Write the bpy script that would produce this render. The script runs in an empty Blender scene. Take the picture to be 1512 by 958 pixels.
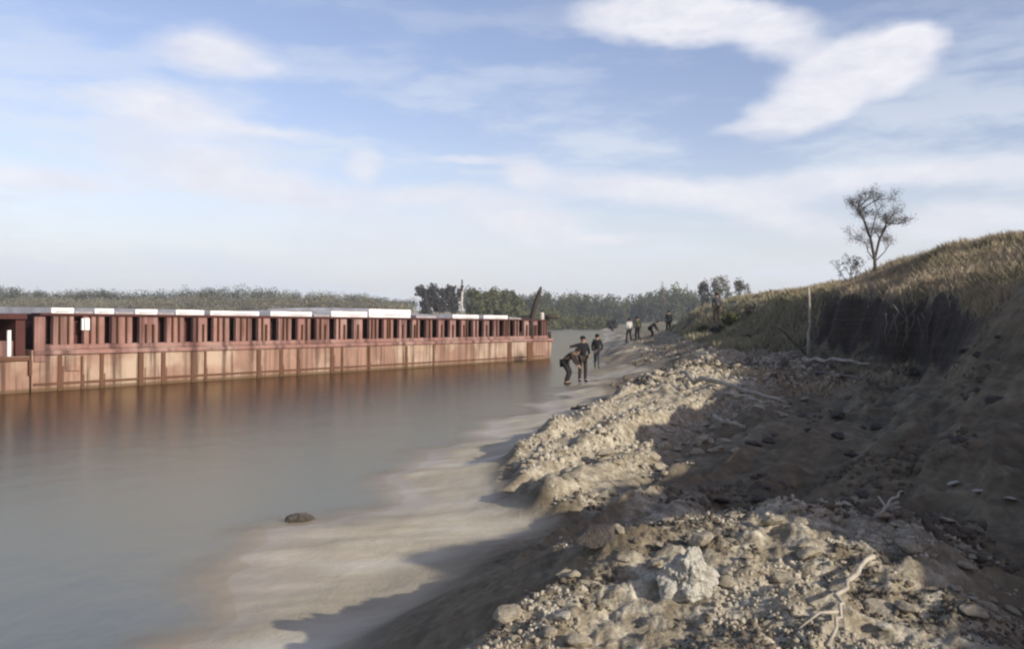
import bpy, bmesh, math, random
import numpy as np
from mathutils import Vector, Matrix, Euler
R = math.radians
rnd = random.Random(7)
rng = np.random.default_rng(11)

# ------------------------------------------------------------------ camera, world, sun, exposure
scene = bpy.context.scene
col = scene.collection
EYE = 2.4
FPX = 1309.0                       # focal length in photograph pixels (1512 wide)
cam_d = bpy.data.cameras.new('camera'); cam = bpy.data.objects.new('camera', cam_d); col.objects.link(cam)
cam_d.lens = 36.0 * FPX / 1512.0; cam_d.sensor_width = 36.0
cam_d.clip_start = 0.05; cam_d.clip_end = 8000
cam.matrix_world = Matrix.Translation((0, 0, EYE)) @ Euler((R(90 - 0.24), 0, 0)).to_matrix().to_4x4() @ Matrix.Rotation(R(0.57), 4, 'Z')
scene.camera = cam

SUN_EL = R(22); SUN_AZ = R(129)    # azimuth clockwise from +Y: from the right, a little behind the camera
world = bpy.data.worlds.new("World"); scene.world = world; world.use_nodes = True
sun_d = bpy.data.lights.new('sun', 'SUN'); sun = bpy.data.objects.new('sun', sun_d); col.objects.link(sun)
sun_d.energy = 5.0; sun_d.angle = R(0.6); sun_d.color = (1.0, 0.93, 0.82)
sdir = Vector((math.sin(SUN_AZ) * math.cos(SUN_EL), math.cos(SUN_AZ) * math.cos(SUN_EL), math.sin(SUN_EL)))
sun.rotation_euler = sdir.to_track_quat('Z', 'Y').to_euler()
scene.view_settings.view_transform = 'Standard'
scene.view_settings.look = 'None'
scene.view_settings.exposure = 0.22
scene.view_settings.gamma = 1.0
scene.render.engine = 'CYCLES'
scene.cycles.filter_width = 2.3
scene.cycles.max_bounces = 6
scene.cycles.volume_bounces = 0
scene.render.resolution_x = 1024; scene.render.resolution_y = 648

def yh(px): return 473.6 + 0.01 * (px - 756)
def at(px, py, h):
    """point of height h above the water seen at a photo pixel below the horizon"""
    Z = (EYE - h) * FPX / (py - yh(px)); return ((px - 756) / FPX * Z, Z, h)
def atz(px, py, Z):
    return ((px - 756) / FPX * Z, Z, EYE - (py - yh(px)) * Z / FPX)

# ---- world: nishita sky + cloud shapes placed by direction (azimuth, elevation)
def build_world():
    nt = world.node_tree; N = nt.nodes; Lk = nt.links; N.clear()
    out = N.new('ShaderNodeOutputWorld'); bg = N.new('ShaderNodeBackground')
    sky = N.new('ShaderNodeTexSky'); sky.sky_type = 'NISHITA'; sky.sun_disc = False
    sky.sun_elevation = SUN_EL; sky.sun_rotation = SUN_AZ
    sky.air_density = 1.0; sky.dust_density = 1.2; sky.ozone_density = 1.6; sky.altitude = 50
    bg.inputs['Strength'].default_value = 0.125
    def math_(op, a, b=None, c=None):
        n = N.new('ShaderNodeMath'); n.operation = op
        for i, v in enumerate((a, b, c)):
            if v is None: continue
            if isinstance(v, (int, float)): n.inputs[i].default_value = v
            else: Lk.new(v, n.inputs[i])
        return n.outputs[0]
    tc = N.new('ShaderNodeTexCoord'); sp = N.new('ShaderNodeSeparateXYZ'); Lk.new(tc.outputs['Generated'], sp.inputs[0])
    az = math_('ARCTAN2', sp.outputs[0], sp.outputs[1]); el = math_('ARCSINE', sp.outputs[2])
    cb = N.new('ShaderNodeCombineXYZ'); Lk.new(az, cb.inputs[0]); Lk.new(el, cb.inputs[1])
    def noise(scale, detail, vec, sx=1, sy=1, rough=.55):
        mp = N.new('ShaderNodeMapping'); mp.inputs['Scale'].default_value = (sx, sy, 1); Lk.new(vec, mp.inputs[0])
        n = N.new('ShaderNodeTexNoise'); n.inputs['Scale'].default_value = scale; n.inputs['Detail'].default_value = detail
        n.inputs['Roughness'].default_value = rough; Lk.new(mp.outputs[0], n.inputs['Vector']); return n
    n1 = noise(7, 5, cb.outputs[0], 1, 2.2); n2 = noise(30, 4, cb.outputs[0], 1, 2)
    def distort(vec, n, amt):
        s = N.new('ShaderNodeVectorMath'); s.operation = 'SUBTRACT'; Lk.new(n.outputs['Color'], s.inputs[0]); s.inputs[1].default_value = (.5, .5, .5)
        m = N.new('ShaderNodeVectorMath'); m.operation = 'MULTIPLY'; Lk.new(s.outputs[0], m.inputs[0]); m.inputs[1].default_value = (amt, amt * .55, 0)
        a = N.new('ShaderNodeVectorMath'); a.operation = 'ADD'; Lk.new(vec, a.inputs[0]); Lk.new(m.outputs[0], a.inputs[1]); return a.outputs[0]
    vec = distort(distort(cb.outputs[0], n1, .045), n2, .02)
    def blob(px, py, a, b, rot, soft, amt):
        A = math.atan((px - 756) / FPX); E = math.atan((yh(px) - py) / FPX * math.cos(A))
        mp = N.new('ShaderNodeMapping'); mp.vector_type = 'TEXTURE'; Lk.new(vec, mp.inputs[0])
        mp.inputs['Location'].default_value = (A, E, 0); mp.inputs['Rotation'].default_value = (0, 0, R(rot))
        mp.inputs['Scale'].default_value = (a / FPX * math.cos(A) ** 2, b / FPX * math.cos(A), 1)
        ln = N.new('ShaderNodeVectorMath'); ln.operation = 'LENGTH'; Lk.new(mp.outputs[0], ln.inputs[0])
        mr = N.new('ShaderNodeMapRange'); mr.interpolation_type = 'SMOOTHSTEP'; Lk.new(ln.outputs['Value'], mr.inputs[0])
        mr.inputs[1].default_value = 1 + soft * .5; mr.inputs[2].default_value = max(0, 1 - soft); mr.inputs[3].default_value = 0; mr.inputs[4].default_value = amt
        return mr.outputs[0]
    B = [(1015, 30, 185, 36, -4, .35, .95), (1150, 62, 70, 30, -10, .6, .8), (1265, 98, 132, 50, 10, .3, .92), (1330, 75, 72, 36, 14, .4, .9),
         (1185, 155, 100, 40, 20, .35, .9), (1120, 184, 62, 13, 6, .6, .6),
         (318, 80, 88, 36, -6, .7, .85), (255, 75, 70, 26, 0, 1, .4), (395, 97, 40, 8, 6, 1, .35),
         (245, 160, 125, 32, -3, .8, .85), (390, 188, 85, 10, -2, .9, .7), (290, 205, 180, 40, -8, 1.2, .45),
         (540, 246, 26, 26, -30, .9, .75), (695, 234, 60, 9, 0, 1, .75), (775, 258, 38, 28, -20, .9, .8),
         (800, 338, 80, 28, -12, .8, .85), (745, 325, 90, 22, 0, 1, .55), (990, 280, 250, 26, -4, .7, .85), (1150, 318, 150, 24, -18, .8, .8), (640, 290, 150, 16, 0, .9, .7), (880, 352, 60, 9, 0, .8, .7),
         (1330, 262, 280, 20, 0, .8, .85), (1410, 330, 130, 30, 3, .8, .85), (380, 275, 220, 30, -7, .9, .85), (60, 262, 150, 24, 0, .9, .8), (310, 250, 70, 30, -20, 1, .6),
         (560, 345, 260, 40, -3, 1.2, .3)]
    acc = None
    for b in B:
        o = blob(*b)
        if acc is None: acc = o
        else:   # screen:  1-(1-a)(1-b)
            t = math_('MULTIPLY', math_('SUBTRACT', 1, acc), math_('SUBTRACT', 1, o)); acc = math_('SUBTRACT', 1, t)
    nf = noise(22, 6, vec, 1, 3.2, .65); mf = N.new('ShaderNodeMapRange'); Lk.new(nf.outputs['Fac'], mf.inputs[0]); mf.inputs[1].default_value = .3; mf.inputs[2].default_value = .62; mf.inputs[3].default_value = .80; mf.inputs[4].default_value = 1.08; mf.clamp = True
    acc = math_('MULTIPLY', acc, mf.outputs[0]); acc = math_('MINIMUM', acc, 1)
    # thin streaky veil everywhere (other directions too), thicker low down
    nv = noise(3.2, 7, vec, 1, 4.5, .6)
    mv = N.new('ShaderNodeMapRange'); mv.interpolation_type = 'SMOOTHSTEP'; Lk.new(nv.outputs['Fac'], mv.inputs[0])
    mv.inputs[1].default_value = .44; mv.inputs[2].default_value = .62; mv.inputs[3].default_value = 0; mv.inputs[4].default_value = .82
    low = N.new('ShaderNodeMapRange'); low.interpolation_type = 'SMOOTHSTEP'; Lk.new(el, low.inputs[0])
    low.inputs[1].default_value = .40; low.inputs[2].default_value = .08; low.inputs[3].default_value = .12; low.inputs[4].default_value = 1
    veil = math_('MULTIPLY', mv.outputs[0], low.outputs[0])
    hz = N.new('ShaderNodeMapRange'); hz.interpolation_type = 'SMOOTHSTEP'; Lk.new(el, hz.inputs[0])
    hz.inputs[1].default_value = .22; hz.inputs[2].default_value = -.01; hz.inputs[3].default_value = 0.0; hz.inputs[4].default_value = .78
    t = math_('MULTIPLY', math_('SUBTRACT', 1, veil), math_('SUBTRACT', 1, hz.outputs[0]))
    thin = math_('SUBTRACT', 1, t)
    # base: nishita pulled to a slightly paler blue
    hs = N.new('ShaderNodeHueSaturation'); hs.inputs['Saturation'].default_value = 1.0; hs.inputs['Value'].default_value = 1.12
    Lk.new(sky.outputs[0], hs.inputs['Color'])
    tint = N.new('ShaderNodeMix'); tint.data_type = 'RGBA'; tint.blend_type = 'MULTIPLY'; tint.inputs[0].default_value = 1
    Lk.new(hs.outputs[0], tint.inputs[6]); tint.inputs[7].default_value = (1.22, 1.02, 1.06, 1)
    m1 = N.new('ShaderNodeMix'); m1.data_type = 'RGBA'; Lk.new(thin, m1.inputs[0]); Lk.new(tint.outputs[2], m1.inputs[6]); m1.inputs[7].default_value = (5.5, 5.85, 6.4, 1)
    nc_ = noise(16, 6, vec, 1, 2.0, .6); cr = N.new('ShaderNodeValToRGB'); Lk.new(nc_.outputs['Fac'], cr.inputs[0]); cr.color_ramp.elements[0].position = .3; cr.color_ramp.elements[1].position = .7
    cr.color_ramp.elements[0].color = (.87, .87, .91, 1); cr.color_ramp.elements[1].color = (1, 1, 1, 1)
    cm = N.new('ShaderNodeMix'); cm.data_type = 'RGBA'; cm.blend_type = 'MULTIPLY'; cm.inputs[0].default_value = 1; Lk.new(cr.outputs[0], cm.inputs[6]); cm.inputs[7].default_value = (6.4, 6.4, 6.75, 1); ccol = cm.outputs[2]
    m2 = N.new('ShaderNodeMix'); m2.data_type = 'RGBA'; Lk.new(acc, m2.inputs[0]); Lk.new(m1.outputs[2], m2.inputs[6]); Lk.new(ccol, m2.inputs[7])
    Lk.new(m2.outputs[2], bg.inputs['Color']); Lk.new(bg.outputs[0], out.inputs[0])
build_world()

# ------------------------------------------------------------------ noise helpers (numpy)
def _h(ix, iy, s):
    ix = (np.asarray(ix).astype(np.int64) & 0xffffffff).astype(np.uint32); iy = (np.asarray(iy).astype(np.int64) & 0xffffffff).astype(np.uint32)
    h = ix * np.uint32(374761393) + iy * np.uint32(668265263) + np.uint32((s * 2246822519) & 0xffffffff)
    h = (h ^ (h >> np.uint32(13))) * np.uint32(1274126177); h ^= (h >> np.uint32(16)); h = h * np.uint32(2654435769); h ^= (h >> np.uint32(15))
    return h.astype(np.float64) / 4294967295.0
def vn(x, y, s=0):
    ix = np.floor(x); iy = np.floor(y); fx = x - ix; fy = y - iy
    fx = fx * fx * fx * (fx * (fx * 6 - 15) + 10); fy = fy * fy * fy * (fy * (fy * 6 - 15) + 10)
    a = _h(ix, iy, s); b = _h(ix + 1, iy, s); c = _h(ix, iy + 1, s); d = _h(ix + 1, iy + 1, s)
    return (a + (b - a) * fx + (c - a) * fy + (a - b - c + d) * fx * fy) * 2 - 1
def fbm(x, y, s=0, o=4, g=.5):
    r = 0; a = 1; n = 0
    for i in range(o):
        c, sn = math.cos(i * 1.1 + .4), math.sin(i * 1.1 + .4)
        r = r + a * vn((x * c - y * sn) * 2 ** i + i * 17.3, (x * sn + y * c) * 2 ** i - i * 9.1, s + i); n += a; a *= g
    return r / n
def worley(x, y, s=0):
    """rounded lump height 0..1 (a bump in each cell)"""
    ix = np.floor(x); iy = np.floor(y); best = np.full(np.shape(x), 9.0); hh = np.zeros(np.shape(x))
    for dx in (-1, 0, 1):
        for dy in (-1, 0, 1):
            cx = ix + dx; cy = iy + dy
            px = cx + _h(cx, cy, s); py = cy + _h(cx, cy, s + 5)
            d = (px - x) ** 2 + (py - y) ** 2; m = d < best
            best = np.where(m, d, best); hh = np.where(m, _h(cx, cy, s + 9), hh)
    return np.sqrt(np.clip(1 - best / .5, 0, 1)) * (.25 + .75 * hh)
def sstep(a, b, x):
    t = np.clip((x - a) / (b - a), 0, 1); return t * t * (3 - 2 * t)

# ------------------------------------------------------------------ the bank: cross sections along Y
# knots: deep, shallow, edge, beach, beach top, crest left, crest right, gully, slope, bank base, bank top, skyline, plateau
S = {  # near bank tops lie out of view, heights shaped for their shadows
 -60: [(-40,-2),(-8,-.4),(-3.5,0),(-2,.15),(-1,.4),(0,.7),(1,.9),(2,1.0),(3.5,1.4),(5,2),(7,3.4),(12,4.6),(60,5)],
 -6:  [(-40,-2),(-6,-.35),(-2.6,0),(-1.9,.12),(-1.2,.35),(-.3,.8),(1,.92),(2.2,1.0),(3.1,1.3),(4.4,2.0),(6,3.3),(12,4.6),(60,5)],
 0:   [(-40,-2),(-5,-.30),(-2.2,0),(-1.8,.1),(-1.2,.3),(-.3,.78),(1.3,.92),(2.2,.95),(3.0,1.2),(4.4,1.8),(6.0,3.3),(12,4.7),(60,5)],
 1.2: [(-40,-2),(-4.9,-.28),(-2.1,0),(-1.7,.09),(-1.1,.25),(-.2,.80),(1.2,.92),(2.2,.95),(3.0,1.1),(4.3,1.5),(5.9,3.0),(12,4.8),(60,5)],
 2.3: [(-40,-2),(-4.8,-.25),(-2.1,0),(-1.7,.08),(-1.0,.2),(-.1,.82),(1.2,.93),(2.2,.95),(3.0,1.0),(4.2,1.5),(5.7,3.4),(12,4.8),(60,5)],
 3.1: [(-40,-2),(-4.7,-.24),(-2.1,0),(-1.6,.08),(-1.1,.16),(-.1,.82),(1.2,.95),(2.2,1.0),(3.0,.9),(4.1,1.5),(5.6,3.55),(12,4.9),(60,5)],
 4: [(-40,-2),(-4.6,-.22),(-2.0,0),(-1.6,.07),(-1.1,.16),(-.15,.88),(1.2,1.02),(2.1,1.08),(3.0,.75),(4.1,1.5),(5.7,3.2),(12,4.8),(60,5)],
 5: [(-40,-2),(-4.7,-.20),(-2.1,0),(-1.7,.06),(-1.25,.15),(.62,1.17),(1.4,1.22),(2.3,1.20),(3.1,.74),(4.4,1.5),(5.8,3.1),(12,4.9),(60,5)],
 6: [(-40,-2),(-4.8,-.20),(-2.2,0),(-1.8,.06),(-1.2,.15),(.55,.92),(1.7,1.18),(2.5,1.18),(3.4,.78),(4.7,1.4),(6.2,3.0),(12,4.9),(60,5)],
 7.0: [(-40,-2),(-4.8,-.18),(-2.4,0),(-1.9,.06),(-.75,.17),(.50,.62),(1.8,.66),(2.6,.84),(3.6,.8),(4.9,1.4),(6.5,2.8),(12,4.9),(60,5)],
 8.2: [(-40,-2),(-5,-.16),(-2.7,0),(-1.8,.06),(-.45,.17),(.65,.42),(1.6,.48),(2.5,.58),(3.9,.82),(5.0,1.2),(6.8,2.6),(12,4.9),(60,5)],
 9.6: [(-40,-2),(-4.8,-.16),(-2.5,0),(-1.5,.06),(.35,.20),(.95,.42),(1.6,.46),(2.6,.50),(4.1,.82),(5.3,1.2),(6.9,2.6),(12,4.9),(60,5)],
 11:  [(-40,-2),(-4.6,-.16),(-2.1,0),(-1.2,.07),(-.3,.18),(.2,.36),(1.2,.40),(2.6,.38),(4.3,.8),(5.6,1.25),(7.1,3.0),(12,4.9),(60,5)],
 14.6:[(-40,-2),(-4.4,-.16),(-1.75,0),(-.8,.09),(.0,.25),(.5,.55),(2.3,.56),(4.0,.48),(5.5,.9),(7.1,1.25),(8.1,2.7),(13,4.9),(60,5)],
 18:  [(-40,-2),(-3.6,-.16),(-.9,0),(.2,.12),(1.3,.30),(1.9,.68),(3.8,.66),(6.2,.66),(7.2,.95),(9.1,1.1),(9.4,2.5),(14,5),(60,5.3)],
 22:  [(-40,-2),(-3,-.18),(-.2,0),(1,.15),(2.6,.35),(3.3,.78),(5.6,.78),(8.5,.85),(9.3,1.0),(10.35,1.1),(10.6,2.9),(15.5,4.9),(60,5.6)],
 30:  [(-40,-2),(-2,-.22),(1.8,0),(3.2,.2),(5.2,.5),(6.2,1.02),(8,1.0),(10,1.05),(10.8,1.1),(11.6,1.2),(11.85,3.3),(17.3,5.35),(60,6)],
 36:  [(-40,-2),(-1,-.25),(3.1,0),(4.4,.25),(6.6,.7),(8.2,1.2),(9.5,1.15),(11.2,1.2),(11.8,1.25),(12.6,1.3),(12.85,3.4),(17,5.3),(60,5.6)],
 45:  [(-40,-2),(0,-.3),(4.2,0),(5.5,.35),(8,.8),(9.6,1.3),(10.4,1.4),(11.2,1.5),(12.1,1.8),(13.0,2.6),(14.2,3.5),(18,4.6),(60,4.6)],
 53:  [(-40,-2),(.5,-.35),(5.1,0),(6.4,.4),(8.4,.9),(10,1.3),(11.2,1.7),(12.2,2.5),(13.2,3.2),(14.2,3.6),(15.5,3.9),(19,4.5),(60,4.6)],
 65:  [(-40,-2),(1,-.4),(6.2,0),(7.5,.55),(9,1.0),(11.2,1.3),(12.1,2.1),(13.0,3.0),(14,3.5),(15.5,3.8),(17,4.0),(25,4.0),(80,4.4)],
 105: [(-40,-2),(4,-.5),(11.5,0),(13,.5),(16,1.2),(20,1.6),(24,2.2),(28,3),(32,3.6),(36,3.9),(45,4),(60,4.2),(140,4.4)],
 210: [(-60,-2),(8,-.6),(23,0),(26,.7),(30,1.4),(36,2),(42,2.6),(50,3),(60,3.2),(70,3.3),(90,3.4),(140,3.6),(300,4)],
 420: [(-100,-2),(20,-1),(44,0),(50,.7),(56,1.4),(64,2),(72,2.6),(80,3),(90,3.2),(110,3.3),(150,3.4),(240,3.6),(500,4)],
 4000:[(-100,-2),(20,-1),(44,0),(50,.7),(56,1.4),(64,2),(72,2.6),(80,3),(90,3.2),(110,3.3),(150,3.4),(240,3.6),(500,4)],
}
SY = np.array(sorted(S)); KX = np.array([[p[0] for p in S[k]] for k in sorted(S)], float); KH = np.array([[p[1] for p in S[k]] for k in sorted(S)], float)
NK = KX.shape[1]
def section(x, y):
    xs = [np.interp(y, SY, KX[:, k]) for k in range(NK)]; hs = [np.interp(y, SY, KH[:, k]) for k in range(NK)]
    h = np.where(x < xs[0], hs[0], hs[-1]); kc = np.where(x < xs[0], 0.0, float(NK - 1))
    for k in range(NK - 1):
        m = (x >= xs[k]) & (x < xs[k + 1]); t = np.clip((x - xs[k]) / (xs[k + 1] - xs[k]), 0, 1)
        h = np.where(m, hs[k] + (hs[k + 1] - hs[k]) * t, h); kc = np.where(m, k + t, kc)
    return h, kc
FARX = np.array([-4000, -600, -120, -40, -8, 10, 40, 60, 4000]); FARY = np.array([300, 205, 212, 218, 226, 340, 415, 640, 900])
def terrain(x, y):
    """height, knot coordinate, far-bank weight, detail roughness"""
    x = np.asarray(x, float); y = np.asarray(y, float)
    sc = np.clip(y, 2, 400)
    nx = fbm(x / 2.2, y / 2.2, 3, 3) * .35 * np.clip(y / 8, .35, 3) * (1 + .02 * sc)
    # long low lobes at the water's edge, lying out to the left
    lobe = fbm(x * .22 + y * .1, y * .85 / (1 + y * .03), 21, 4)
    xx = x + nx * .55
    h = 0; kc = 0
    for (dx, dy, w) in ((0, 0, .4), (.12, 0, .15), (-.12, 0, .15), (0, .03, .15), (0, -.03, .15)):
        hh, kk = section(xx + dx * np.clip(y / 10, .6, 3), y * (1 + dy)); h = h + hh * w; kc = kc + kk * w
    beach = sstep(4.4, 3.4, kc)
    h = h + beach * (lobe * .07 - .022 + .02 * fbm(x * 1.2, y * .8, 8, 3)) * sstep(0.2, 1.4, kc)
    rough = sstep(4.0, 4.9, kc) * (1 - sstep(120, 260, y))
    cliffw = sstep(7.8, 9.0, kc) * sstep(10.6, 9.9, kc)
    h = h + rough * (.10 * fbm(x / 1.1, y / 1.1, 31, 4, .55) + .06 * fbm(x / .35, y / .45, 37, 3))
    # ridged gullies running down the slope on the right, and slumped blocks
    h = h + sstep(6.5, 8, kc) * sstep(11, 9.8, kc) * (.30 * (1 - 2 * np.abs(fbm(x / 3.0, y / 1.6, 41, 3))) - .12) * np.clip(y / 8, .3, 1.2) * .8
    u_ = x - .58 * y; h = h + sstep(4.1, 4.8, kc) * (1 - sstep(34, 50, y)) * sstep(6.2, 8, y) * sstep(10, 9, kc) * (.30 * (1 - 2 * np.abs(fbm(u_ / .95, y / 6.0, 141, 3))) - .16)
    # clods: on the crest / rubble and near mound
    nr_ = sstep(11, 9, y) * sstep(4.2, 5.2, y); rub = sstep(4.3 + .9 * nr_, 5.0 + .9 * nr_, kc) * sstep(7.6 - 1.0 * sstep(8, 9.5, y), 6.6 - .7 * sstep(8, 9.5, y), kc) * (1 - sstep(60, 100, y))
    near = sstep(14, 7, y)
    h = h + rub * (.035 * worley(x / .30, y / .22, 51) + .11 * fbm(x / .5, y / .35, 53, 5, .62) + .025 * worley(x / .14, y / .11, 61) * sstep(30, 12, y)) * (1 - .45 * near)
    h = h + rough * near * (.008 * worley(x / .07, y / .07, 71) + .05 * fbm(x / .12, y / .10, 73, 4, .65))
    h = h + sstep(6.8, 7.4, kc) * sstep(11, 10, kc) * (.10 * fbm(x / .9, y / .5, 91, 4, .55) + .025 * worley(x / .2, y / .2, 95) * sstep(.1, .4, fbm(x / 1.5, y / 1.5, 96, 2))) * sstep(60, 30, y) * .8
    h = h + sstep(10, 11, kc) * .25 * fbm(x / 5, y / 5, 99, 4) * sstep(200, 60, y)
    # far bank across the river
    fy = np.interp(x, FARX, FARY) + 6 * fbm(x / 30, y / 900, 5, 3)
    d = y - fy
    fh = np.interp(d, [-30, 0, 6, 30, 80, 200, 1200], [-2, 0, .9, 2.2, 5.6, 6.2, 7]) + sstep(10, 60, d) * 1.0 * fbm(x / 40, y / 40, 7, 3)
    far = sstep(-2, 3, d) * (fh > h)
    h = np.maximum(h, np.where(d > -30, fh, -9))
    return h, kc, far, rough, rub
def H(x, y): return float(terrain(np.array([x]), np.array([y]))[0][0])

_T = np.exp(np.linspace(math.log(3.2), math.log(90), 900))
def hit(px, py, fallback=1.0):
    """where the sight line through a photo point meets the ground"""
    x = (px - 756) / FPX * _T; z = EYE - (py - yh(px)) * _T / FPX; g_ = terrain(x, _T)[0]; k = np.argmax(g_ > z)
    if not (g_ > z).any(): return at(px, py, fallback)
    return (float(x[k]), float(_T[k]), float(g_[k]))
# ------------------------------------------------------------------ materials
def mat(name): 
    m = bpy.data.materials.new(name); m.use_nodes = True; nt = m.node_tree; b = nt.nodes['Principled BSDF']; return m, nt, b
def nnode(nt, t, **kw):
    n = nt.nodes.new(t)
    for k, v in kw.items(): setattr(n, k, v)
    return n
def tex_noise(nt, scale, detail=5, vec=None, sc=None, rough=.6, dist=0):
    n = nt.nodes.new('ShaderNodeTexNoise'); n.inputs['Scale'].default_value = scale; n.inputs['Detail'].default_value = detail
    n.inputs['Roughness'].default_value = rough; n.inputs['Distortion'].default_value = dist
    if vec is not None:
        if sc:
            mp = nt.nodes.new('ShaderNodeMapping'); mp.inputs['Scale'].default_value = sc; nt.links.new(vec, mp.inputs[0]); vec = mp.outputs[0]
        nt.links.new(vec, n.inputs['Vector'])
    return n.outputs['Fac']
def ramp(nt, fac, stops):
    r = nt.nodes.new('ShaderNodeValToRGB'); e = r.color_ramp.elements
    while len(e) < len(stops): e.new(.5)
    for i, (p, c) in enumerate(stops): e[i].position = p; e[i].color = (*c, 1) if len(c) == 3 else c
    nt.links.new(fac, r.inputs[0]); return r.outputs[0]
def mixc(nt, fac, a, b, blend='MIX'):
    m = nt.nodes.new('ShaderNodeMix'); m.data_type = 'RGBA'; m.blend_type = blend
    for i, v in ((0, fac), (6, a), (7, b)):
        if isinstance(v, (int, float)): m.inputs[i].default_value = v
        elif isinstance(v, tuple): m.inputs[i].default_value = (*v, 1)
        else: nt.links.new(v, m.inputs[i])
    return m.outputs[2]
def bump(nt, b, fac, strength, dist):
    n = nt.nodes.new('ShaderNodeBump'); n.inputs['Strength'].default_value = strength; n.inputs['Distance'].default_value = dist
    nt.links.new(fac, n.inputs['Height']); nt.links.new(n.outputs[0], b.inputs['Normal'])
def simple(name, c1, c2, scale=8, rough=.85, bmp=.3, bd=.02, spec=.3, coords='Object', sc=None):
    m, nt, b = mat(name); tc = nt.nodes.new('ShaderNodeTexCoord')
    f = tex_noise(nt, scale, 6, tc.outputs[coords], sc)
    c = ramp(nt, f, [(.3, c1), (.7, c2)]); nt.links.new(c, b.inputs['Base Color'])
    oi = nt.nodes.new('ShaderNodeObjectInfo')
    b.inputs['Roughness'].default_value = rough; b.inputs['Specular IOR Level'].default_value = spec
    if bmp: bump(nt, b, tex_noise(nt, scale * 3, 5, tc.outputs[coords]), bmp, bd)
    return m

def ground_material():
    m, nt, b = mat('ground'); L = nt.links
    geo = nt.nodes.new('ShaderNodeNewGeometry'); P = geo.outputs['Position']
    at_ = nt.nodes.new('ShaderNodeAttribute'); at_.attribute_name = 'zone'; sp = nt.nodes.new('ShaderNodeSeparateColor'); L.new(at_.outputs['Color'], sp.inputs[0])
    sand, grass, rub = sp.outputs[0], sp.outputs[1], sp.outputs[2]
    at2 = nt.nodes.new('ShaderNodeAttribute'); at2.attribute_name = 'wet'
    nA = tex_noise(nt, .9, 8, P); nB = tex_noise(nt, 7, 8, P); nC = tex_noise(nt, 45, 5, P)
    soil = ramp(nt, nA, [(.3, (.115, .094, .062)), (.5, (.175, .146, .098)), (.72, (.24, .205, .142))])
    soil = mixc(nt, .6, soil, ramp(nt, nB, [(.35, (.45, .43, .42)), (.65, (1.25, 1.22, 1.15))]), 'MULTIPLY')
    clay = ramp(nt, nB, [(.30, (.14, .11, .07)), (.5, (.31, .27, .195)), (.66, (.50, .455, .36))])
    clay = mixc(nt, .6, clay, ramp(nt, nC, [(.32, (.35, .33, .30)), (.6, (1.15, 1.15, 1.12))]), 'MULTIPLY')
    nS = tex_noise(nt, 1.0, 6, P, (.45, 1.1, 1)); 
    sandc = ramp(nt, nS, [(.35, (.37, .315, .22)), (.5, (.46, .40, .29)), (.66, (.57, .515, .40))])
    gr = ramp(nt, nB, [(.3, (.13, .12, .07)), (.55, (.22, .195, .12)), (.75, (.30, .26, .17))])
    at3 = nt.nodes.new('ShaderNodeAttribute'); at3.attribute_name = 'cliff_dark'; soil = mixc(nt, at3.outputs['Fac'], soil, ramp(nt, nB, [(.3, (.030, .023, .018)), (.7, (.055, .045, .035))])); soil = mixc(nt, .55, soil, ramp(nt, tex_noise(nt, 1.0, 5, P, (.25, .25, 7)), [(.35, (.55, .53, .5)), (.6, (1.35, 1.3, 1.22))]), 'MULTIPLY')
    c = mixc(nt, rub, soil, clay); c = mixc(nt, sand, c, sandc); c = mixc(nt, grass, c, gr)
    wet = nt.nodes.new('ShaderNodeMix'); wet.data_type = 'RGBA'; wet.blend_type = 'MULTIPLY'
    L.new(at2.outputs['Fac'], wet.inputs[0]); L.new(c, wet.inputs[6]); wet.inputs[7].default_value = (.80, .76, .74, 1)
    L.new(wet.outputs[2], b.inputs['Base Color'])
    ro = nt.nodes.new('ShaderNodeMapRange'); L.new(at2.outputs['Fac'], ro.inputs[0]); ro.inputs[3].default_value = .92; ro.inputs[4].default_value = .28; L.new(ro.outputs[0], b.inputs['Roughness'])
    b.inputs['Specular IOR Level'].default_value = .25
    mx = nt.nodes.new('ShaderNodeMath'); mx.operation = 'ADD'; L.new(nB, mx.inputs[0]); 
    mm = nt.nodes.new('ShaderNodeMath'); mm.operation = 'MULTIPLY'; L.new(nC, mm.inputs[0]); mm.inputs[1].default_value = .4; L.new(mm.outputs[0], mx.inputs[1])
    bp = nt.nodes.new('ShaderNodeBump'); bp.inputs['Distance'].default_value = .05; L.new(mx.outputs[0], bp.inputs['Height'])
    inv = nt.nodes.new('ShaderNodeMapRange'); L.new(sand, inv.inputs[0]); inv.inputs[3].default_value = .75; inv.inputs[4].default_value = .3; L.new(inv.outputs[0], bp.inputs['Strength'])
    L.new(bp.outputs[0], b.inputs['Normal'])
    return m

def mesh_np(name, V, F, m=None, smooth=False):
    me = bpy.data.meshes.new(name); V = np.asarray(V, np.float32); F = np.asarray(F, np.int32); n = F.shape[1]
    me.vertices.add(len(V)); me.vertices.foreach_set('co', V.ravel())
    me.loops.add(F.size); me.loops.foreach_set('vertex_index', F.ravel())
    me.polygons.add(len(F)); me.polygons.foreach_set('loop_start', np.arange(0, F.size, n, dtype=np.int32)); me.polygons.foreach_set('loop_total', np.full(len(F), n, np.int32))
    if smooth: me.polygons.foreach_set('use_smooth', np.ones(len(F), bool))
    me.update(); me.validate()
    if m: me.materials.append(m)
    return me
def link(name, me, parent=None, label=None, cat=None, group=None, kind=None, loc=None, rot=None, scale=None):
    o = bpy.data.objects.new(name, me); col.objects.link(o)
    if parent: o.parent = parent
    if label: o['label'] = label
    if cat: o['category'] = cat
    if group: o['group'] = group
    if kind: o['kind'] = kind
    if loc is not None: o.location = loc
    if rot is not None: o.rotation_euler = rot
    if scale is not None: o.scale = scale
    return o
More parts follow.
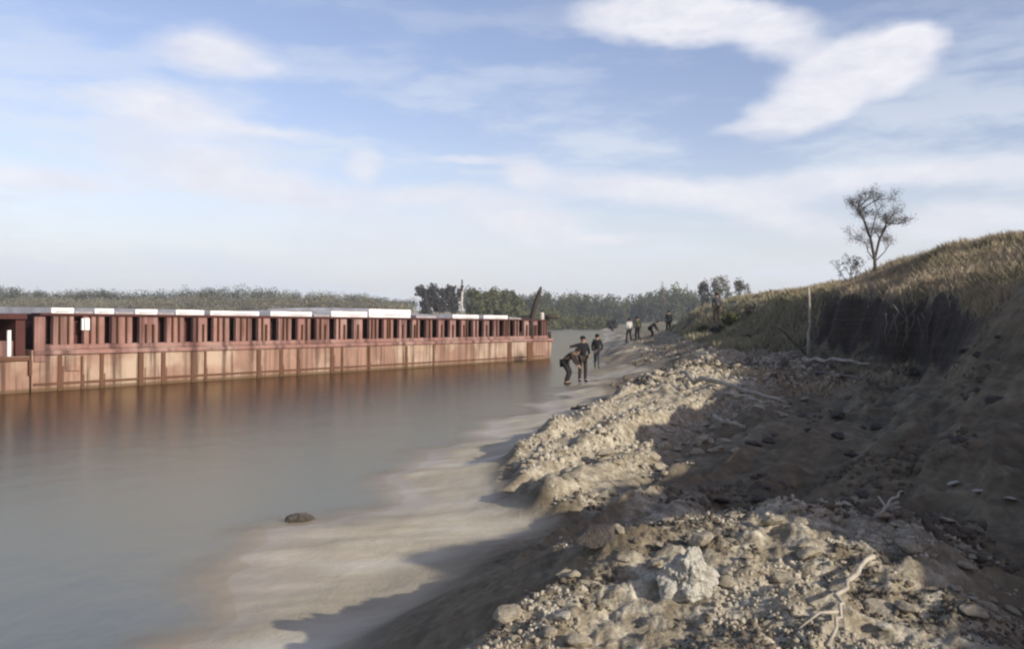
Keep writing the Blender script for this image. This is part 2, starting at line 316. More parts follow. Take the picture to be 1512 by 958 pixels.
def dup(o, **kw):
    def cp(a, par):
        c = a.copy(); col.objects.link(c)
        if par: c.parent = par
        for ch in [q for q in kids.get(a.name, [])]: cp(ch, c)
        return c
    kids = {}
    for q in list(col.objects):
        if q.parent: kids.setdefault(q.parent.name, []).append(q)
    c = cp(o, None)
    for k, v in kw.items():
        if k in ('label', 'group', 'category'): c[k] = v
        else: setattr(c, k, v)
    return c

# ------------------------------------------------------------------ ground sheet (polar grid: finest where the bank is seen close)
def build_ground():
    front = np.arange(R(-38), R(38), R(.125)); rest = np.arange(R(38), R(322), R(2.0))
    ang = np.concatenate([front, rest, [R(322)]]); ang = ang[:-1]
    rad = np.concatenate([[.4, .8, 1.2, 1.7, 2.2, 2.6, 3.0], np.exp(np.arange(math.log(3.3), math.log(60), .0052)), np.exp(np.arange(math.log(60), math.log(5000), .016))])
    A, Rr = np.meshgrid(ang, rad); x = Rr * np.sin(A); y = Rr * np.cos(A)
    h, kc, far, rough, rub = terrain(x.ravel(), y.ravel())
    V = np.stack([x.ravel(), y.ravel(), h], 1)
    nc = len(ang); nr = len(rad); idx = np.arange(nc * nr).reshape(nr, nc); nxt = np.roll(idx, -1, 1)
    F = np.stack([idx[:-1], nxt[:-1], nxt[1:], idx[1:]], -1).reshape(-1, 4)[:, ::-1]
    # centre cap
    V = np.vstack([V, [[0, 0, terrain(np.array([0.]), np.array([0.]))[0][0]]]])
    me = mesh_np('ground', V, F, ground_material(), True)
    yy = y.ravel(); xx = x.ravel()
    sand = np.clip(sstep(4.6, 3.7, kc + .35 * fbm(xx / 1.3, yy / 1.3, 15, 3)), 0, 1)
    sand = sand * (1 - .75 * sstep(20, 30, yy) * sstep(-.25, .15, fbm(xx / 1.5, yy / 2.5, 17, 3) + .3 * (kc - 3)))
    g = sstep(9.95, 10.15, kc + .15 * fbm(xx / .8, yy / .8, 16, 3)) * sstep(15, 17, yy)
    g = np.maximum(g, sstep(34, 46, yy) * sstep(5.0, 6.0, kc + .8 * fbm(xx / 3, yy / 3, 18, 3)) * .95)
    g = np.maximum(g, sstep(80, 130, yy) * sstep(3, 4, kc))
    fsand = far * (.55 + .4 * fbm(xx / 60, yy / 25, 19, 3)) * sstep(-5, -40, xx); 
    sand = sand * (1 - far) + far * np.clip(fsand, 0, 1); g = np.where(far > .5, np.clip(1 - fsand, 0, 1) * .8, g)
    dark = sstep(8.85, 9.05, kc) * sstep(10.6, 10.1, kc) * sstep(15, 18, yy) * sstep(60, 42, yy)  # darker tone on the cliff face, faint on the slope below
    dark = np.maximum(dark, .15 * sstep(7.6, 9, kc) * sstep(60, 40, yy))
    zone = np.stack([sand, g, rub * (1 - sand), np.ones_like(sand)], 1); zone = np.vstack([zone, [[0, 0, 0, 1]]])
    a = me.color_attributes.new('zone', 'FLOAT_COLOR', 'POINT'); a.data.foreach_set('color', zone.astype(np.float32).ravel())
    wet = np.append(sstep(.09, -.01, h + .03 * fbm(xx * .8, yy * 1.5, 25, 3)), 0)
    dk = me.attributes.new('cliff_dark', 'FLOAT', 'POINT'); dk.data.foreach_set('value', np.append(dark, 0).astype(np.float32))
    w = me.attributes.new('wet', 'FLOAT', 'POINT'); w.data.foreach_set('value', wet.astype(np.float32))
    link('ground', me, kind='structure')
build_ground()

# ------------------------------------------------------------------ water (turbidity grows with depth)
def build_water():
    m, nt, b = mat('river_water'); L = nt.links; nt.nodes.remove(b); out = nt.nodes['Material Output']
    geo = nt.nodes.new('ShaderNodeNewGeometry')
    at_ = nt.nodes.new('ShaderNodeAttribute'); at_.attribute_name = 'depth'
    f = ramp(nt, tex_noise(nt, .05, 4, geo.outputs['Position']), [(.3, (.210, .192, .112)), (.7, (.245, .216, .138))])
    dif = nt.nodes.new('ShaderNodeBsdfDiffuse'); L.new(f, dif.inputs[0])
    tr = nt.nodes.new('ShaderNodeBsdfTransparent'); tr.inputs[0].default_value = (.97, .95, .92, 1)
    mr = nt.nodes.new('ShaderNodeMapRange'); mr.interpolation_type = 'SMOOTHSTEP'; L.new(at_.outputs['Fac'], mr.inputs[0]); mr.inputs[1].default_value = -.01; mr.inputs[2].default_value = .20; mr.inputs[3].default_value = .0; mr.inputs[4].default_value = 1
    mx = nt.nodes.new('ShaderNodeMixShader'); L.new(mr.outputs[0], mx.inputs[0]); L.new(tr.outputs[0], mx.inputs[1]); L.new(dif.outputs[0], mx.inputs[2])
    gl = nt.nodes.new('ShaderNodeBsdfGlossy'); gl.inputs['Roughness'].default_value = .23; gl.inputs[0].default_value = (.47, .41, .31, 1)
    bp = nt.nodes.new('ShaderNodeBump'); bp.inputs['Strength'].default_value = .28; bp.inputs['Distance'].default_value = .04
    w1 = tex_noise(nt, 1.6, 4, geo.outputs['Position'], (1, .55, 1)); w2 = tex_noise(nt, .35, 3, geo.outputs['Position'])
    ad = nt.nodes.new('ShaderNodeMath'); ad.operation = 'ADD'; L.new(w1, ad.inputs[0]); L.new(w2, ad.inputs[1]); L.new(ad.outputs[0], bp.inputs['Height'])
    L.new(bp.outputs[0], gl.inputs['Normal'])
    fr = nt.nodes.new('ShaderNodeFresnel'); fr.inputs[0].default_value = 1.30
    ge = nt.nodes.new('ShaderNodeMapRange'); ge.interpolation_type = 'SMOOTHSTEP'; L.new(at_.outputs['Fac'], ge.inputs[0]); ge.inputs[1].default_value = -.005; ge.inputs[2].default_value = .06; ge.inputs[3].default_value = .0; ge.inputs[4].default_value = 1
    fm = nt.nodes.new('ShaderNodeMath'); fm.operation = 'MULTIPLY'; L.new(fr.outputs[0], fm.inputs[0]); L.new(ge.outputs[0], fm.inputs[1])
    m2 = nt.nodes.new('ShaderNodeMixShader'); L.new(fm.outputs[0], m2.inputs[0]); L.new(mx.outputs[0], m2.inputs[1]); L.new(gl.outputs[0], m2.inputs[2]); L.new(m2.outputs[0], out.inputs[0])
    ang = np.concatenate([np.arange(R(-40), R(40), R(.35)), np.arange(R(40), R(320), R(4))])
    rad = np.concatenate([[.1, 1.5, 3], np.exp(np.arange(math.log(3.3), math.log(60), .018)), np.exp(np.arange(math.log(60), math.log(3000), .05))])
    A, Rr = np.meshgrid(ang, rad); x = (Rr * np.sin(A)).ravel(); y = (Rr * np.cos(A)).ravel()
    h = terrain(x, y)[0]; nc = len(ang); nr = len(rad); idx = np.arange(nc * nr).reshape(nr, nc); nxt = np.roll(idx, -1, 1)
    F = np.stack([idx[:-1], nxt[:-1], nxt[1:], idx[1:]], -1).reshape(-1, 4)[:, ::-1]
    me = mesh_np('water', np.stack([x, y, np.zeros_like(x)], 1), F, m, True)
    d = me.attributes.new('depth', 'FLOAT', 'POINT'); d.data.foreach_set('value', (-h).astype(np.float32))
    link('river', me, kind='structure')
build_water()

# ------------------------------------------------------------------ mesh builder
class MB:
    def __init__(s): s.v = []; s.f = []
    def box(s, x0, x1, y0, y1, z0, z1):
        b = len(s.v); s.v += [(x, y, z) for z in (z0, z1) for (x, y) in ((x0, y0), (x1, y0), (x1, y1), (x0, y1))]
        s.f += [tuple(b + i for i in q) for q in ((3, 2, 1, 0), (4, 5, 6, 7), (0, 1, 5, 4), (1, 2, 6, 5), (2, 3, 7, 6), (3, 0, 4, 7))]
    def tube(s, pts, rad, n=8, cap=True):
        pts = [Vector(p) for p in pts]; b0 = len(s.v)
        for i, p in enumerate(pts):
            d = (pts[min(i + 1, len(pts) - 1)] - pts[max(i - 1, 0)]).normalized()
            u = d.orthogonal().normalized() if i == 0 else (u - d * u.dot(d)).normalized()
            w = d.cross(u); r = rad[i] if isinstance(rad, (list, tuple)) else rad
            for k in range(n):
                a = 2 * math.pi * k / n; s.v.append(tuple(p + (u * math.cos(a) + w * math.sin(a)) * r))
        for i in range(len(pts) - 1):
            for k in range(n):
                a = b0 + i * n + k; c = b0 + i * n + (k + 1) % n; s.f.append((a, c, c + n, a + n))
        if cap:
            s.f.append(tuple(b0 + k for k in reversed(range(n)))); e = b0 + (len(pts) - 1) * n; s.f.append(tuple(e + k for k in range(n)))
    def prism(s, prof, x0, x1):      # profile in (y,z), extruded along x
        b = len(s.v); n = len(prof); s.v += [(x0, y, z) for y, z in prof] + [(x1, y, z) for y, z in prof]
        for k in range(n): s.f.append((b + k, b + (k + 1) % n, b + n + (k + 1) % n, b + n + k))
        s.f.append(tuple(b + k for k in reversed(range(n)))); s.f.append(tuple(b + n + k for k in range(n)))
    def mesh(s, name, m, smooth=False, bevel=0):
        me = bpy.data.meshes.new(name); me.from_pydata(s.v, [], s.f); me.materials.append(m)
        bm = bmesh.new(); bm.from_mesh(me); bmesh.ops.recalc_face_normals(bm, faces=bm.faces)
        if bevel: bmesh.ops.bevel(bm, geom=bm.edges[:], offset=bevel, segments=1, affect='EDGES', clamp_overlap=True)
        bm.to_mesh(me); bm.free()
        for p in me.polygons: p.use_smooth = smooth
        me.update(); return me

# ------------------------------------------------------------------ barges
def rust_paint(name, base, dark, pale, drip=1.0, palemix=.5):
    m, nt, b = mat(name); L = nt.links; tc = nt.nodes.new('ShaderNodeTexCoord'); P = tc.outputs['Object']
    n1 = tex_noise(nt, 1.2, 6, P, (1, 1, .5)); n2 = tex_noise(nt, 3.0, 5, P, (1, 1, .06), .6); n3 = tex_noise(nt, .45, 3, P, (1, 1, 1.2)); n4 = tex_noise(nt, 22, 4, P)
    c = ramp(nt, n1, [(.35, base), (.7, tuple(v * 1.35 for v in base))])
    c = mixc(nt, ramp(nt, n3, [(.46, (0, 0, 0)), (.62, (palemix,) * 3)]), c, pale)
    c = mixc(nt, ramp(nt, n2, [(.47, (0, 0, 0)), (.63, (.85 * min(drip, 1.05),) * 3)]), c, dark)
    c = mixc(nt, .35, c, ramp(nt, n4, [(.3, (.6, .6, .6)), (.7, (1.2, 1.2, 1.2))]), 'MULTIPLY')
    # tide mark above the waterline
    sp = nt.nodes.new('ShaderNodeSeparateXYZ'); L.new(P, sp.inputs[0])
    mr = nt.nodes.new('ShaderNodeMapRange'); L.new(sp.outputs[2], mr.inputs[0]); mr.inputs[1].default_value = .16; mr.inputs[2].default_value = .06; mr.inputs[3].default_value = 0; mr.inputs[4].default_value = .85
    c = mixc(nt, mr.outputs[0], c, (.075, .045, .02))
    L.new(c, b.inputs['Base Color']); b.inputs['Roughness'].default_value = .8; b.inputs['Specular IOR Level'].default_value = .3
    bump(nt, b, n1, .3, .05); return m
M_hull = rust_paint('rusty_hull', (.20, .122, .090), (.065, .036, .024), (.37, .295, .22), 1.1, .8)
M_coam = rust_paint('oxide_coaming', (.190, .102, .086), (.06, .027, .024), (.32, .22, .19), 1.0, .5)
M_slot = rust_paint('dark_oxide', (.055, .018, .015), (.022, .009, .008), (.08, .032, .026), .5, .2)
M_rib = rust_paint('rib_rust', (.085, .040, .022), (.05, .022, .012), (.12, .06, .035), .4, .3)
M_steel = simple('dark_steel', (.018, .014, .012), (.05, .036, .028), 9, .7)
M_white = simple('white_cover', (.50, .47, .45), (.80, .79, .78), 1.2, .5, .1)
M_grey = simple('weathered_cover', (.26, .23, .23), (.38, .35, .35), 3, .6, .1)
M_pale = simple('pale_paint', (.30, .265, .22), (.50, .46, .40), 6, .6)

DECK = 1.32; TOP = 2.50
P0 = Vector(at(47, 579, 0)); P1 = Vector((2.72, 56.4, 0)); BD = (P1 - P0); BL = BD.length; BA = math.atan2(BD.y, BD.x)
def along(px, off=0.0):
    """distance along the barge side (local x) of the point seen in photo column px, off metres behind the side"""
    d = BD.normalized(); n = Vector((-d.y, d.x, 0)); o = P0 + n * off; k = (px - 756) / FPX
    return (k * o.y - o.x) / (d.x - k * d.y)
def barge():
    root = link('barge', None, label='long rust-red cargo barge moored along the muddy shore, its coaming row of dark slots', cat='barge', loc=P0, rot=(0, 0, BA))
    W = 8.6; L = BL
    h = MB()     # hull: plan with slightly raked far end
    prof = [(0, -.9), (0, DECK), (W, DECK), (W, -.9)]
    h.prism(prof, 0, L - 1.2); b = len(h.v)
    h.v += [(L - 1.2, 0, -.9), (L - 1.2, 0, DECK), (L - 1.2, W, DECK), (L - 1.2, W, -.9), (L - .5, .12, -.4), (L, .12, DECK), (L, W - .12, DECK), (L - .5, W - .12, -.4)]
    h.f += [(b, b + 4, b + 5, b + 1), (b + 1, b + 5, b + 6, b + 2), (b + 2, b + 6, b + 7, b + 3), (b + 4, b + 7, b + 6, b + 5), (b, b + 3, b + 7, b + 4)]
    link('hull', h.mesh('hull', M_hull), root)
    # rub rails
    r = MB(); r.box(.05, L - .1, -.09, -.003, DECK - .16, DECK - .02); link('rub_rail', r.mesh('rub_rail', M_coam, bevel=.02), root)
    r = MB(); r.box(.05, L - 1.3, -.05, -.003, .20, .27); link('lower_rail', r.mesh('lower_rail', M_rib), root)
    # seams and weld straps of the plating
    x = .8
    while x < L - 1.5:
        r = MB(); r.box(x, x + .035, -.018, -.004, .30, DECK - .18); x += rnd.uniform(1.6, 2.2); link('plate_seam', r.mesh('plate_seam', M_hull), root)
    # fender ribs down the side, where the photograph shows them
    for px, w in ((88, .20), (121, .16), (150, .26), (208, .26), (241, .24), (284, .20), (303, .12), (382, .30), (415, .22), (440, .16), (490, .26), (505, .16), (545, .24), (600, .2), (640, .12), (752, .5), (782, .75)):
        x = along(px); r = MB(); z0 = -.3; w *= rnd.uniform(.45, .85); r.box(x - w / 2, x + w / 2, -.055, -.006, z0, DECK - .17 - rnd.uniform(0, .06)); z1 = rnd.uniform(.35, .8); r.box(x + w * .8, x + w * .8 + .04, -.02, -.006, z0, z1); link('fender_rib', r.mesh('fender_rib', M_rib, bevel=.025), root)
    # coaming: recessed dark plate, outer panels with slots, top rail
    cx0, cx1 = .35, along(812)
    r = MB(); r.box(cx0, cx1, .46, .52, DECK + .004, TOP - .06); r.box(cx0, cx1, W - .52, W - .46, DECK + .004, TOP - .06); r.box(cx0, cx0 + .06, .525, W - .525, DECK + .004, TOP - .06); r.box(cx1 - .06, cx1, .525, W - .525, DECK + .004, TOP - .06)
    link('coaming_plate', r.mesh('coaming_plate', M_slot), root)
    r = MB(); r.box(cx0, cx1, .06, .455, DECK + .005, DECK + .17); link('coaming_foot', r.mesh('coaming_foot', M_coam, bevel=.015), root)
    r = MB(); r.box(cx0 - .05, cx1 + .05, .04, .60, TOP - .09, TOP); r.box(cx0 - .05, cx1 + .05, W - .6, W - .04, TOP - .09, TOP); link('coaming_rail', r.mesh('coaming_rail', M_slot, bevel=.015), root)
    edges = [along(p) for p in (72, 118, 161, 202, 241, 280, 312, 345)]
    step = edges[-1] - edges[-2]; x = edges[-1]
    while x < cx1 - .6: x += rnd.uniform(.93, 1.08) * 1.09; edges.append(x)
    prev = cx0
    for i, x in enumerate(edges + [cx1 + .2]):
        gap = rnd.uniform(.18, .32) + .16 * min(1, i / 22)
        if x - gap / 2 - prev > .15:
            r = MB(); r.box(prev, min(cx1, x - gap / 2), .10, .15, DECK + .172, TOP - .092)
            # flanged gusset edges
            r.box(prev, prev + .035, .0, .097, DECK + .172, TOP - .092)
            st = x - gap / 2 - prev
            link('coaming_panel', r.mesh('coaming_panel', M_coam), root)
            for q_ in range(1 if st < .7 else 2):
                xm = prev + st * (q_ + 1) / (2 if st < .7 else 3) + rnd.uniform(-.05, .05); w_ = rnd.uniform(.03, .07); e = MB(); e.box(xm, xm + w_, .0, .098, DECK + .175, TOP - rnd.choice((.095, .095, .35))); link('stiffener', e.mesh('stiffener', M_rib), root)
        prev = x + gap / 2
    # a tall plate let into the side near the left end, and a step below it
    r = MB(); a = along(66); c = along(90); r.box(along(50), a, -.05, .035, .95, TOP - .12); link('side_plate', r.mesh('side_plate', M_coam, bevel=.01), root)
    r = MB(); r.box(along(96), along(118), -.06, -.004, .62, 1.12); link('patch_plate', r.mesh('patch_plate', M_hull, bevel=.01), root)
    r = MB(); xx = along(127); r.box(xx - .12, xx + .14, .02, .095, 1.95, 2.34); link('notice_plate', r.mesh('notice_plate', M_white), root)
    # mooring bitts at the far end
    for px in (768, 812):
        x = along(px); f = link('bitt', None, root)
        r = MB(); r.tube([(x, -.01 + .25, DECK), (x, .24, DECK + .42)], .1, 12); r.tube([(x + .4, .24, DECK), (x + .4, .24, DECK + .42)], .1, 12); r.tube([(x - .08, .24, DECK + .30), (x + .5, .24, DECK + .30)], .045, 8)
        bpy.data.objects.remove(f); link('bitt', r.mesh('bitt', M_steel, True), root)
    return root
BG = barge()
def barge_pt(x, y, z):
    d = BD.normalized(); n = Vector((-d.y, d.x, 0)); q = P0 + d * x + n * y; return (q.x, q.y, z)

def second_barge():
    loc = barge_pt(-.10, -.05, 0)
    root = link('barge', None, label='end of a second red barge cut off by the left edge, dark recess on deck', cat='barge', loc=loc, rot=(0, 0, BA))
    L = 14; W = 8.6
    r = MB(); r.box(-L, 0, 0, W, -.9, 1.14); link('hull', r.mesh('hull', M_hull), root)
    r = MB(); r.box(-L, .0, -.07, -.003, 1.0, 1.12); link('rub_rail', r.mesh('rub_rail', M_rib, bevel=.01), root)
    r = MB(); r.box(-L, -.02, 2.2, 2.3, 1.143, 2.44); r.box(-L, -.02, .10, 2.3, 2.30, 2.46); r.box(-.32, -.02, .2, 2.19, 1.143, 2.295); link('deckhouse_wall', r.mesh('deckhouse_wall', M_slot), root)
    r = MB(); r.box(-L, -.35, .3, .42, 1.143, 1.62); link('bulwark', r.mesh('bulwark', M_coam), root)
    t = link('winch', None, root)
    r = MB(); r.tube([(-.95, .65, 1.66), (-.95, 1.15, 1.66)], .24, 16); w = link('winch_drum', r.mesh('winch_drum', M_pale, True), root)
    bpy.data.objects.remove(t)
    r = MB(); r.box(-1.2, -.7, .55, .62, 1.145, 1.75); r.box(-1.2, -.7, 1.18, 1.25, 1.145, 1.75); link('winch_frame', r.mesh('winch_frame', M_steel), root)
    r = MB(); r.tube([(-.50, .25, 1.14), (-.50, .25, 1.95)], .06, 10); link('post', r.mesh('post', M_white), root)
    r = MB(); r.box(-.06, .03, -.11, -.005, .55, 1.0); link('corner_bracket', r.mesh('corner_bracket', M_rib), root)
    return root
second_barge()

# covers lying on the barge: each section a thing of its own
def covers():
    spec = [(66, 101, 1, .21), (101, 129, 0, .19), (130, 160, 1, .21), (160, 189, 0, .2), (190, 224, 1, .21), (224, 249, 0, .19), (250, 293, 1, .22), (301, 374, 1, .20), (390, 452, 1, .23),
            (454, 478, 0, .24), (480, 534, 1, .30), (536, 598, 1, .46), (606, 636, 0, .34), (660, 699, 1, .24), (706, 742, 1, .24), (744, 762, 0, .22)]
    wlab = ['white hatch cover lying on the barge top, nearest the left end of the long barge', 'white hatch cover on the barge top above the small white notice plate', 'third white hatch cover from the left along the long barge top', 'fourth white hatch cover from the left on the barge top', 'long white hatch cover, fifth from the left on the barge top', 'white hatch cover left of the two raised ones on the barge top', 'white hatch cover just before the barge covers begin to rise', 'tallest white hatch cover, raised above the others left of the dark trees', 'white hatch cover right at the foot of the pale mast on the barge', 'last white hatch cover towards the far end of the barge']
    glab = ['dull grey hatch cover, first from the left between white ones on the barge', 'dull grey hatch cover left of the second gap in the row of white covers', 'dull grey hatch cover, third grey one from the left on the barge', 'dull grey hatch cover in the middle of the barge between two long white ones', 'faded low grey cover in front of the dark trees on the barge', 'short faded grey cover nearest the leaning spar at the far end']
    wi = gi = 0
    for a, b, white, hgt in spec:
        x0 = along(a, 1.0); x1 = along(b, 1.0); r = MB(); n = 8
        f0 = .85 if white else .35; prof = [(.62, TOP - .02)] + [(.62 + (6.9) * k / n, TOP + hgt * (f0 + (.98 - f0) * math.sin(math.pi * k / n))) for k in range(n + 1)] + [(7.52, TOP - .02)]
        loc = barge_pt(x0, 0, 0); r.prism(prof, 0, x1 - x0 - .04)
        o = link('hatch_cover', r.mesh('hatch_cover', M_white if white else M_grey), None, (wlab[wi] if white else glab[gi]), 'hatch cover', 'hatch covers along the barge top', loc=loc, rot=(0, 0, BA))
        q = MB(); q.tube([(.15, .60, TOP + hgt * .3), (x1 - x0 - .2, .60, TOP + hgt * .3)], .015, 6); link('grab_rail', q.mesh('grab_rail', M_grey), o)
        if white: wi += 1
        else: gi += 1
covers()
def mast():
    x = along(686, .9); loc = barge_pt(x, 1.1, TOP + .22)
    root = link('signal_mast', None, label='thin pale mast standing on the barge in front of the dark trees', cat='mast', loc=loc)
    r = MB(); r.tube([(0, 0, 0), (0, 0, 1.3)], .055, 10); link('pole', r.mesh('pole', M_pale, True), root)
    r = MB(); r.tube([(0, 0, 1.302), (0, 0, 1.95)], .04, 8); r.box(-.09, .09, -.05, .05, 1.5, 1.62); link('mast_head', r.mesh('mast_head', M_steel), root)
    r = MB(); r.tube([(0, 0, -.22), (0, 0, .03)], .13, 12); link('foot', r.mesh('foot', M_steel), root)
mast()
def spar():
    x = along(781, .3)
    root = link('mooring_spar', None, label='tall dark spar leaning to the right above the far end of the barge', cat='spar', loc=barge_pt(x, .3, 0))
    root.rotation_euler = (0, 0, 0)
    r = MB(); r.tube([(0, 0, DECK), (.12, 0, 2.3), (.34, 0, 3.3), (.62, .0, 4.15), (.72, 0, 4.5)], [.17, .17, .16, .14, .06], 10); link('spar', r.mesh('spar', M_steel, True), root)
    r = MB(); r.box(-.60, .30, -.12, .30, DECK + .01, 2.15); r.box(-.38, .08, -.10, .28, 2.152, 2.62); r.tube([(-.2, -.14, 2.1), (-.2, .35, 2.1)], .28, 14); link('winch_head', r.mesh('winch_head', M_steel, bevel=.02), root)
    r = MB(); r.tube([(.1, -.02, 2.75), (-.5, 0, 2.65), (-.95, .0, 2.5)], .05, 8); link('stay', r.mesh('stay', M_steel), root)
    x = along(800, .3)
    root = link('bollard', None, label='pale bollard with a dark crossbar at the far tip of the barge', cat='bollard', loc=barge_pt(x, .3, 0))
    r = MB(); r.tube([(0, 0, DECK), (0, 0, 2.75), (0, 0, 2.95)], [.17, .15, .11], 12); link('post', r.mesh('post', M_pale, True), root)
    r = MB(); r.tube([(.2, 0, 2.62), (.45, 0, 2.68), (1.0, 0, 2.66)], [.14, .16, .10], 10); link('crossbar', r.mesh('crossbar', M_steel, True), root)
spar()

# ------------------------------------------------------------------ vegetation
def leaf_mesh(name, blobs, count, size, m, shell=.55, seed=0, flat=.0):
    """many small faces through the volume of overlapping ellipsoids"""
    g = np.random.default_rng(seed); bl = np.array(blobs, float); vol = bl[:, 3] * bl[:, 4] * bl[:, 5]; ch = g.choice(len(bl), count, p=(vol ** .75) / (vol ** .75).sum())
    d = g.normal(size=(count, 3)); d /= np.linalg.norm(d, axis=1)[:, None]; rr = g.uniform(shell, 1.08, count) ** .8
    c = bl[ch, :3] + d * rr[:, None] * bl[ch, 3:6]; c += g.normal(size=c.shape) * size * .6
    u = g.normal(size=(count, 3)); u /= np.linalg.norm(u, axis=1)[:, None]; w = np.cross(u, g.normal(size=(count, 3))); w /= np.linalg.norm(w, axis=1)[:, None]
    s = size * g.uniform(.5, 1.3, count)[:, None]
    V = np.concatenate([c - u * s, c + w * s * .7, c + u * s, c - w * s * .7], 1).reshape(-1, 3); F = np.arange(count * 4).reshape(-1, 4)
    return mesh_np(name, V, F, m)
def leafmat(name, a, b, sc=.3):
    m, nt, bs = mat(name); tc = nt.nodes.new('ShaderNodeTexCoord'); f = tex_noise(nt, sc, 5, tc.outputs['Object']); c = ramp(nt, f, [(.35, a), (.65, b)]); nt.links.new(c, bs.inputs['Base Color'])
    bs.inputs['Roughness'].default_value = .9; bs.inputs['Specular IOR Level'].default_value = .1; return m
M_leaf = leafmat('leaf_olive', (.060, .066, .030), (.115, .115, .055)); M_leafd = leafmat('leaf_dark', (.035, .034, .030), (.065, .058, .052))
M_leafo = leafmat('leaf_far_olive', (.055, .060, .026), (.10, .098, .045), .06); M_leafw = leafmat('leaf_wood', (.042, .048, .032), (.075, .078, .052), .05); M_leafp = leafmat('leaf_pale', (.13, .125, .09), (.18, .165, .12), .05); M_leafg = leafmat('leaf_grey', (.11, .108, .085), (.18, .165, .135)); M_bark = simple('bark', (.05, .042, .036), (.10, .085, .07), 6, .9)
M_twig = simple('grey_twig', (.075, .066, .062), (.12, .105, .095), 6, .9)

def bare_tree(r, p, d, L, rad, depth, g, spread=.55, out=None):
    n = 4; pts = [p.copy()]; q = p.copy(); dd = d.copy()
    for i in range(n):
        dd = (dd + Vector((g.gauss(0, .12), g.gauss(0, .12), g.gauss(.03, .08)))).normalized(); q = q + dd * L / n; pts.append(q.copy())
    r.tube(pts, [rad * (1 - .42 * i / n) for i in range(n + 1)], 6 if depth > 2 else 4, False)
    if out is not None and depth <= 2: out.append(q.copy())
    if depth == 0: return
    for k in range(g.choice((2, 3, 3))):
        a = g.uniform(0, 2 * math.pi); t = g.uniform(.55, 1.0); s = pts[0].lerp(pts[-1], t) if k else q
        v = (dd + Vector((math.cos(a), math.sin(a), g.uniform(-.15, .4))) * spread * g.uniform(.7, 1.3)).normalized()
        bare_tree(r, s if k == 0 else pts[max(1, int(t * n))], v, L * g.uniform(.55, .82), rad * .55, depth - 1, g, spread, out)

def tree(name, label, x, y, hgt, wid, m, count, seed, cat='tree', group=None, size=.3, sink=.2, twiggy=False, z=None):
    g = random.Random(seed); z0 = (H(x, y) if z is None else z) - sink
    root = link(name, None, label=label, cat=cat, group=group, loc=(x, y, z0))
    t = MB(); tips = []
    bare_tree(t, Vector((0, 0, 0)), Vector((g.uniform(-.1, .1), 0, 1)), hgt * .38, max(.05, hgt * .022), 4 if twiggy else 3, g, .6, tips)
    zs = max([v[2] for v in t.v]); k = hgt * .95 / zs; t.v = [(v[0] * k * wid / hgt * 1.1, v[1] * k * wid / hgt * 1.1, v[2] * k) for v in t.v]
    link('trunk', t.mesh('trunk', M_bark), root)
    bl = []
    for i in range(9 if not twiggy else 12):
        a = g.uniform(0, 6.28); rr = g.uniform(.05, .34) * wid; zz = hgt * g.uniform(.28, .86); f = 1 - .5 * abs(zz / hgt - .5)
        bl.append((math.cos(a) * rr, math.sin(a) * rr, zz, wid * .2 * f * g.uniform(.7, 1.3), wid * .2 * f, hgt * .13 * g.uniform(.7, 1.3)))
    link('crown', leaf_mesh('crown', bl, count, size, m, .2, seed), root)
    return root

# far wood along the opposite bank, left part: one mass of scrub and trees
def far_wood(name, label, pxs, tops, base_d, m, count, seed, size=.45, depth=40, kind='stuff'):
    g = np.random.default_rng(seed); bl = []
    for i in range(int(abs(pxs[-1] - pxs[0]) / 1.3)):
        px = g.uniform(pxs[0], pxs[-1]); Z = base_d + g.uniform(0, depth); top = EYE + (yh(px) - np.interp(px, pxs, tops)) * Z / FPX
        X = (px - 756) / FPX * Z; gr = H(X, Z); top -= g.uniform(0, .35) ** 1.5 * (top - gr) * 2.0
        hh = max(.8, (top - gr)); w = g.uniform(1.2, 3.2)
        k_ = 1 + .35 * float(fbm(np.array([X / 9.0]), np.array([seed * 3.1]), 70, 3)[0]); hh *= k_; bl.append((X, Z, gr + hh * .45, w, w, hh * .5 * g.uniform(.85, 1.08)))
    me = leaf_mesh(name, bl, count, size, m, .3, seed); link(name, me, label=label, cat='woods', kind=kind)
far_wood('far_wood', 'low dark wood along the top of the far bank, at left above the barge', [-120, 0, 40, 140, 240, 255, 330, 430, 460, 530, 560, 612], [416, 418, 425, 421, 424, 419, 420, 424, 429, 426, 432, 437], 300, M_leafw, 90000, 3, .22, 30)
far_wood('far_scrub', 'pale grey green scrub covering the slope of the far bank behind the barge', [-120, 100, 260, 300, 460, 540, 612], [436, 436, 434, 428, 430, 432, 441], 262, M_leafp, 50000, 4, .20, 26)
far_wood('far_wood', 'green wood on the far bank beyond the open water right of the barge', [690, 735, 770, 800, 830, 850, 880, 915, 950, 985, 1020, 1080], [424, 424, 430, 433, 431, 433, 434, 427, 425, 426, 423, 423], 425, M_leafo, 70000, 5, .5, 40)
far_wood('far_scrub', 'low olive brush along the far shore just right of the barge end', [700, 790, 830, 870, 905], [448, 450, 455, 460, 466], 262, M_leafo, 9000, 6, .4, 60)
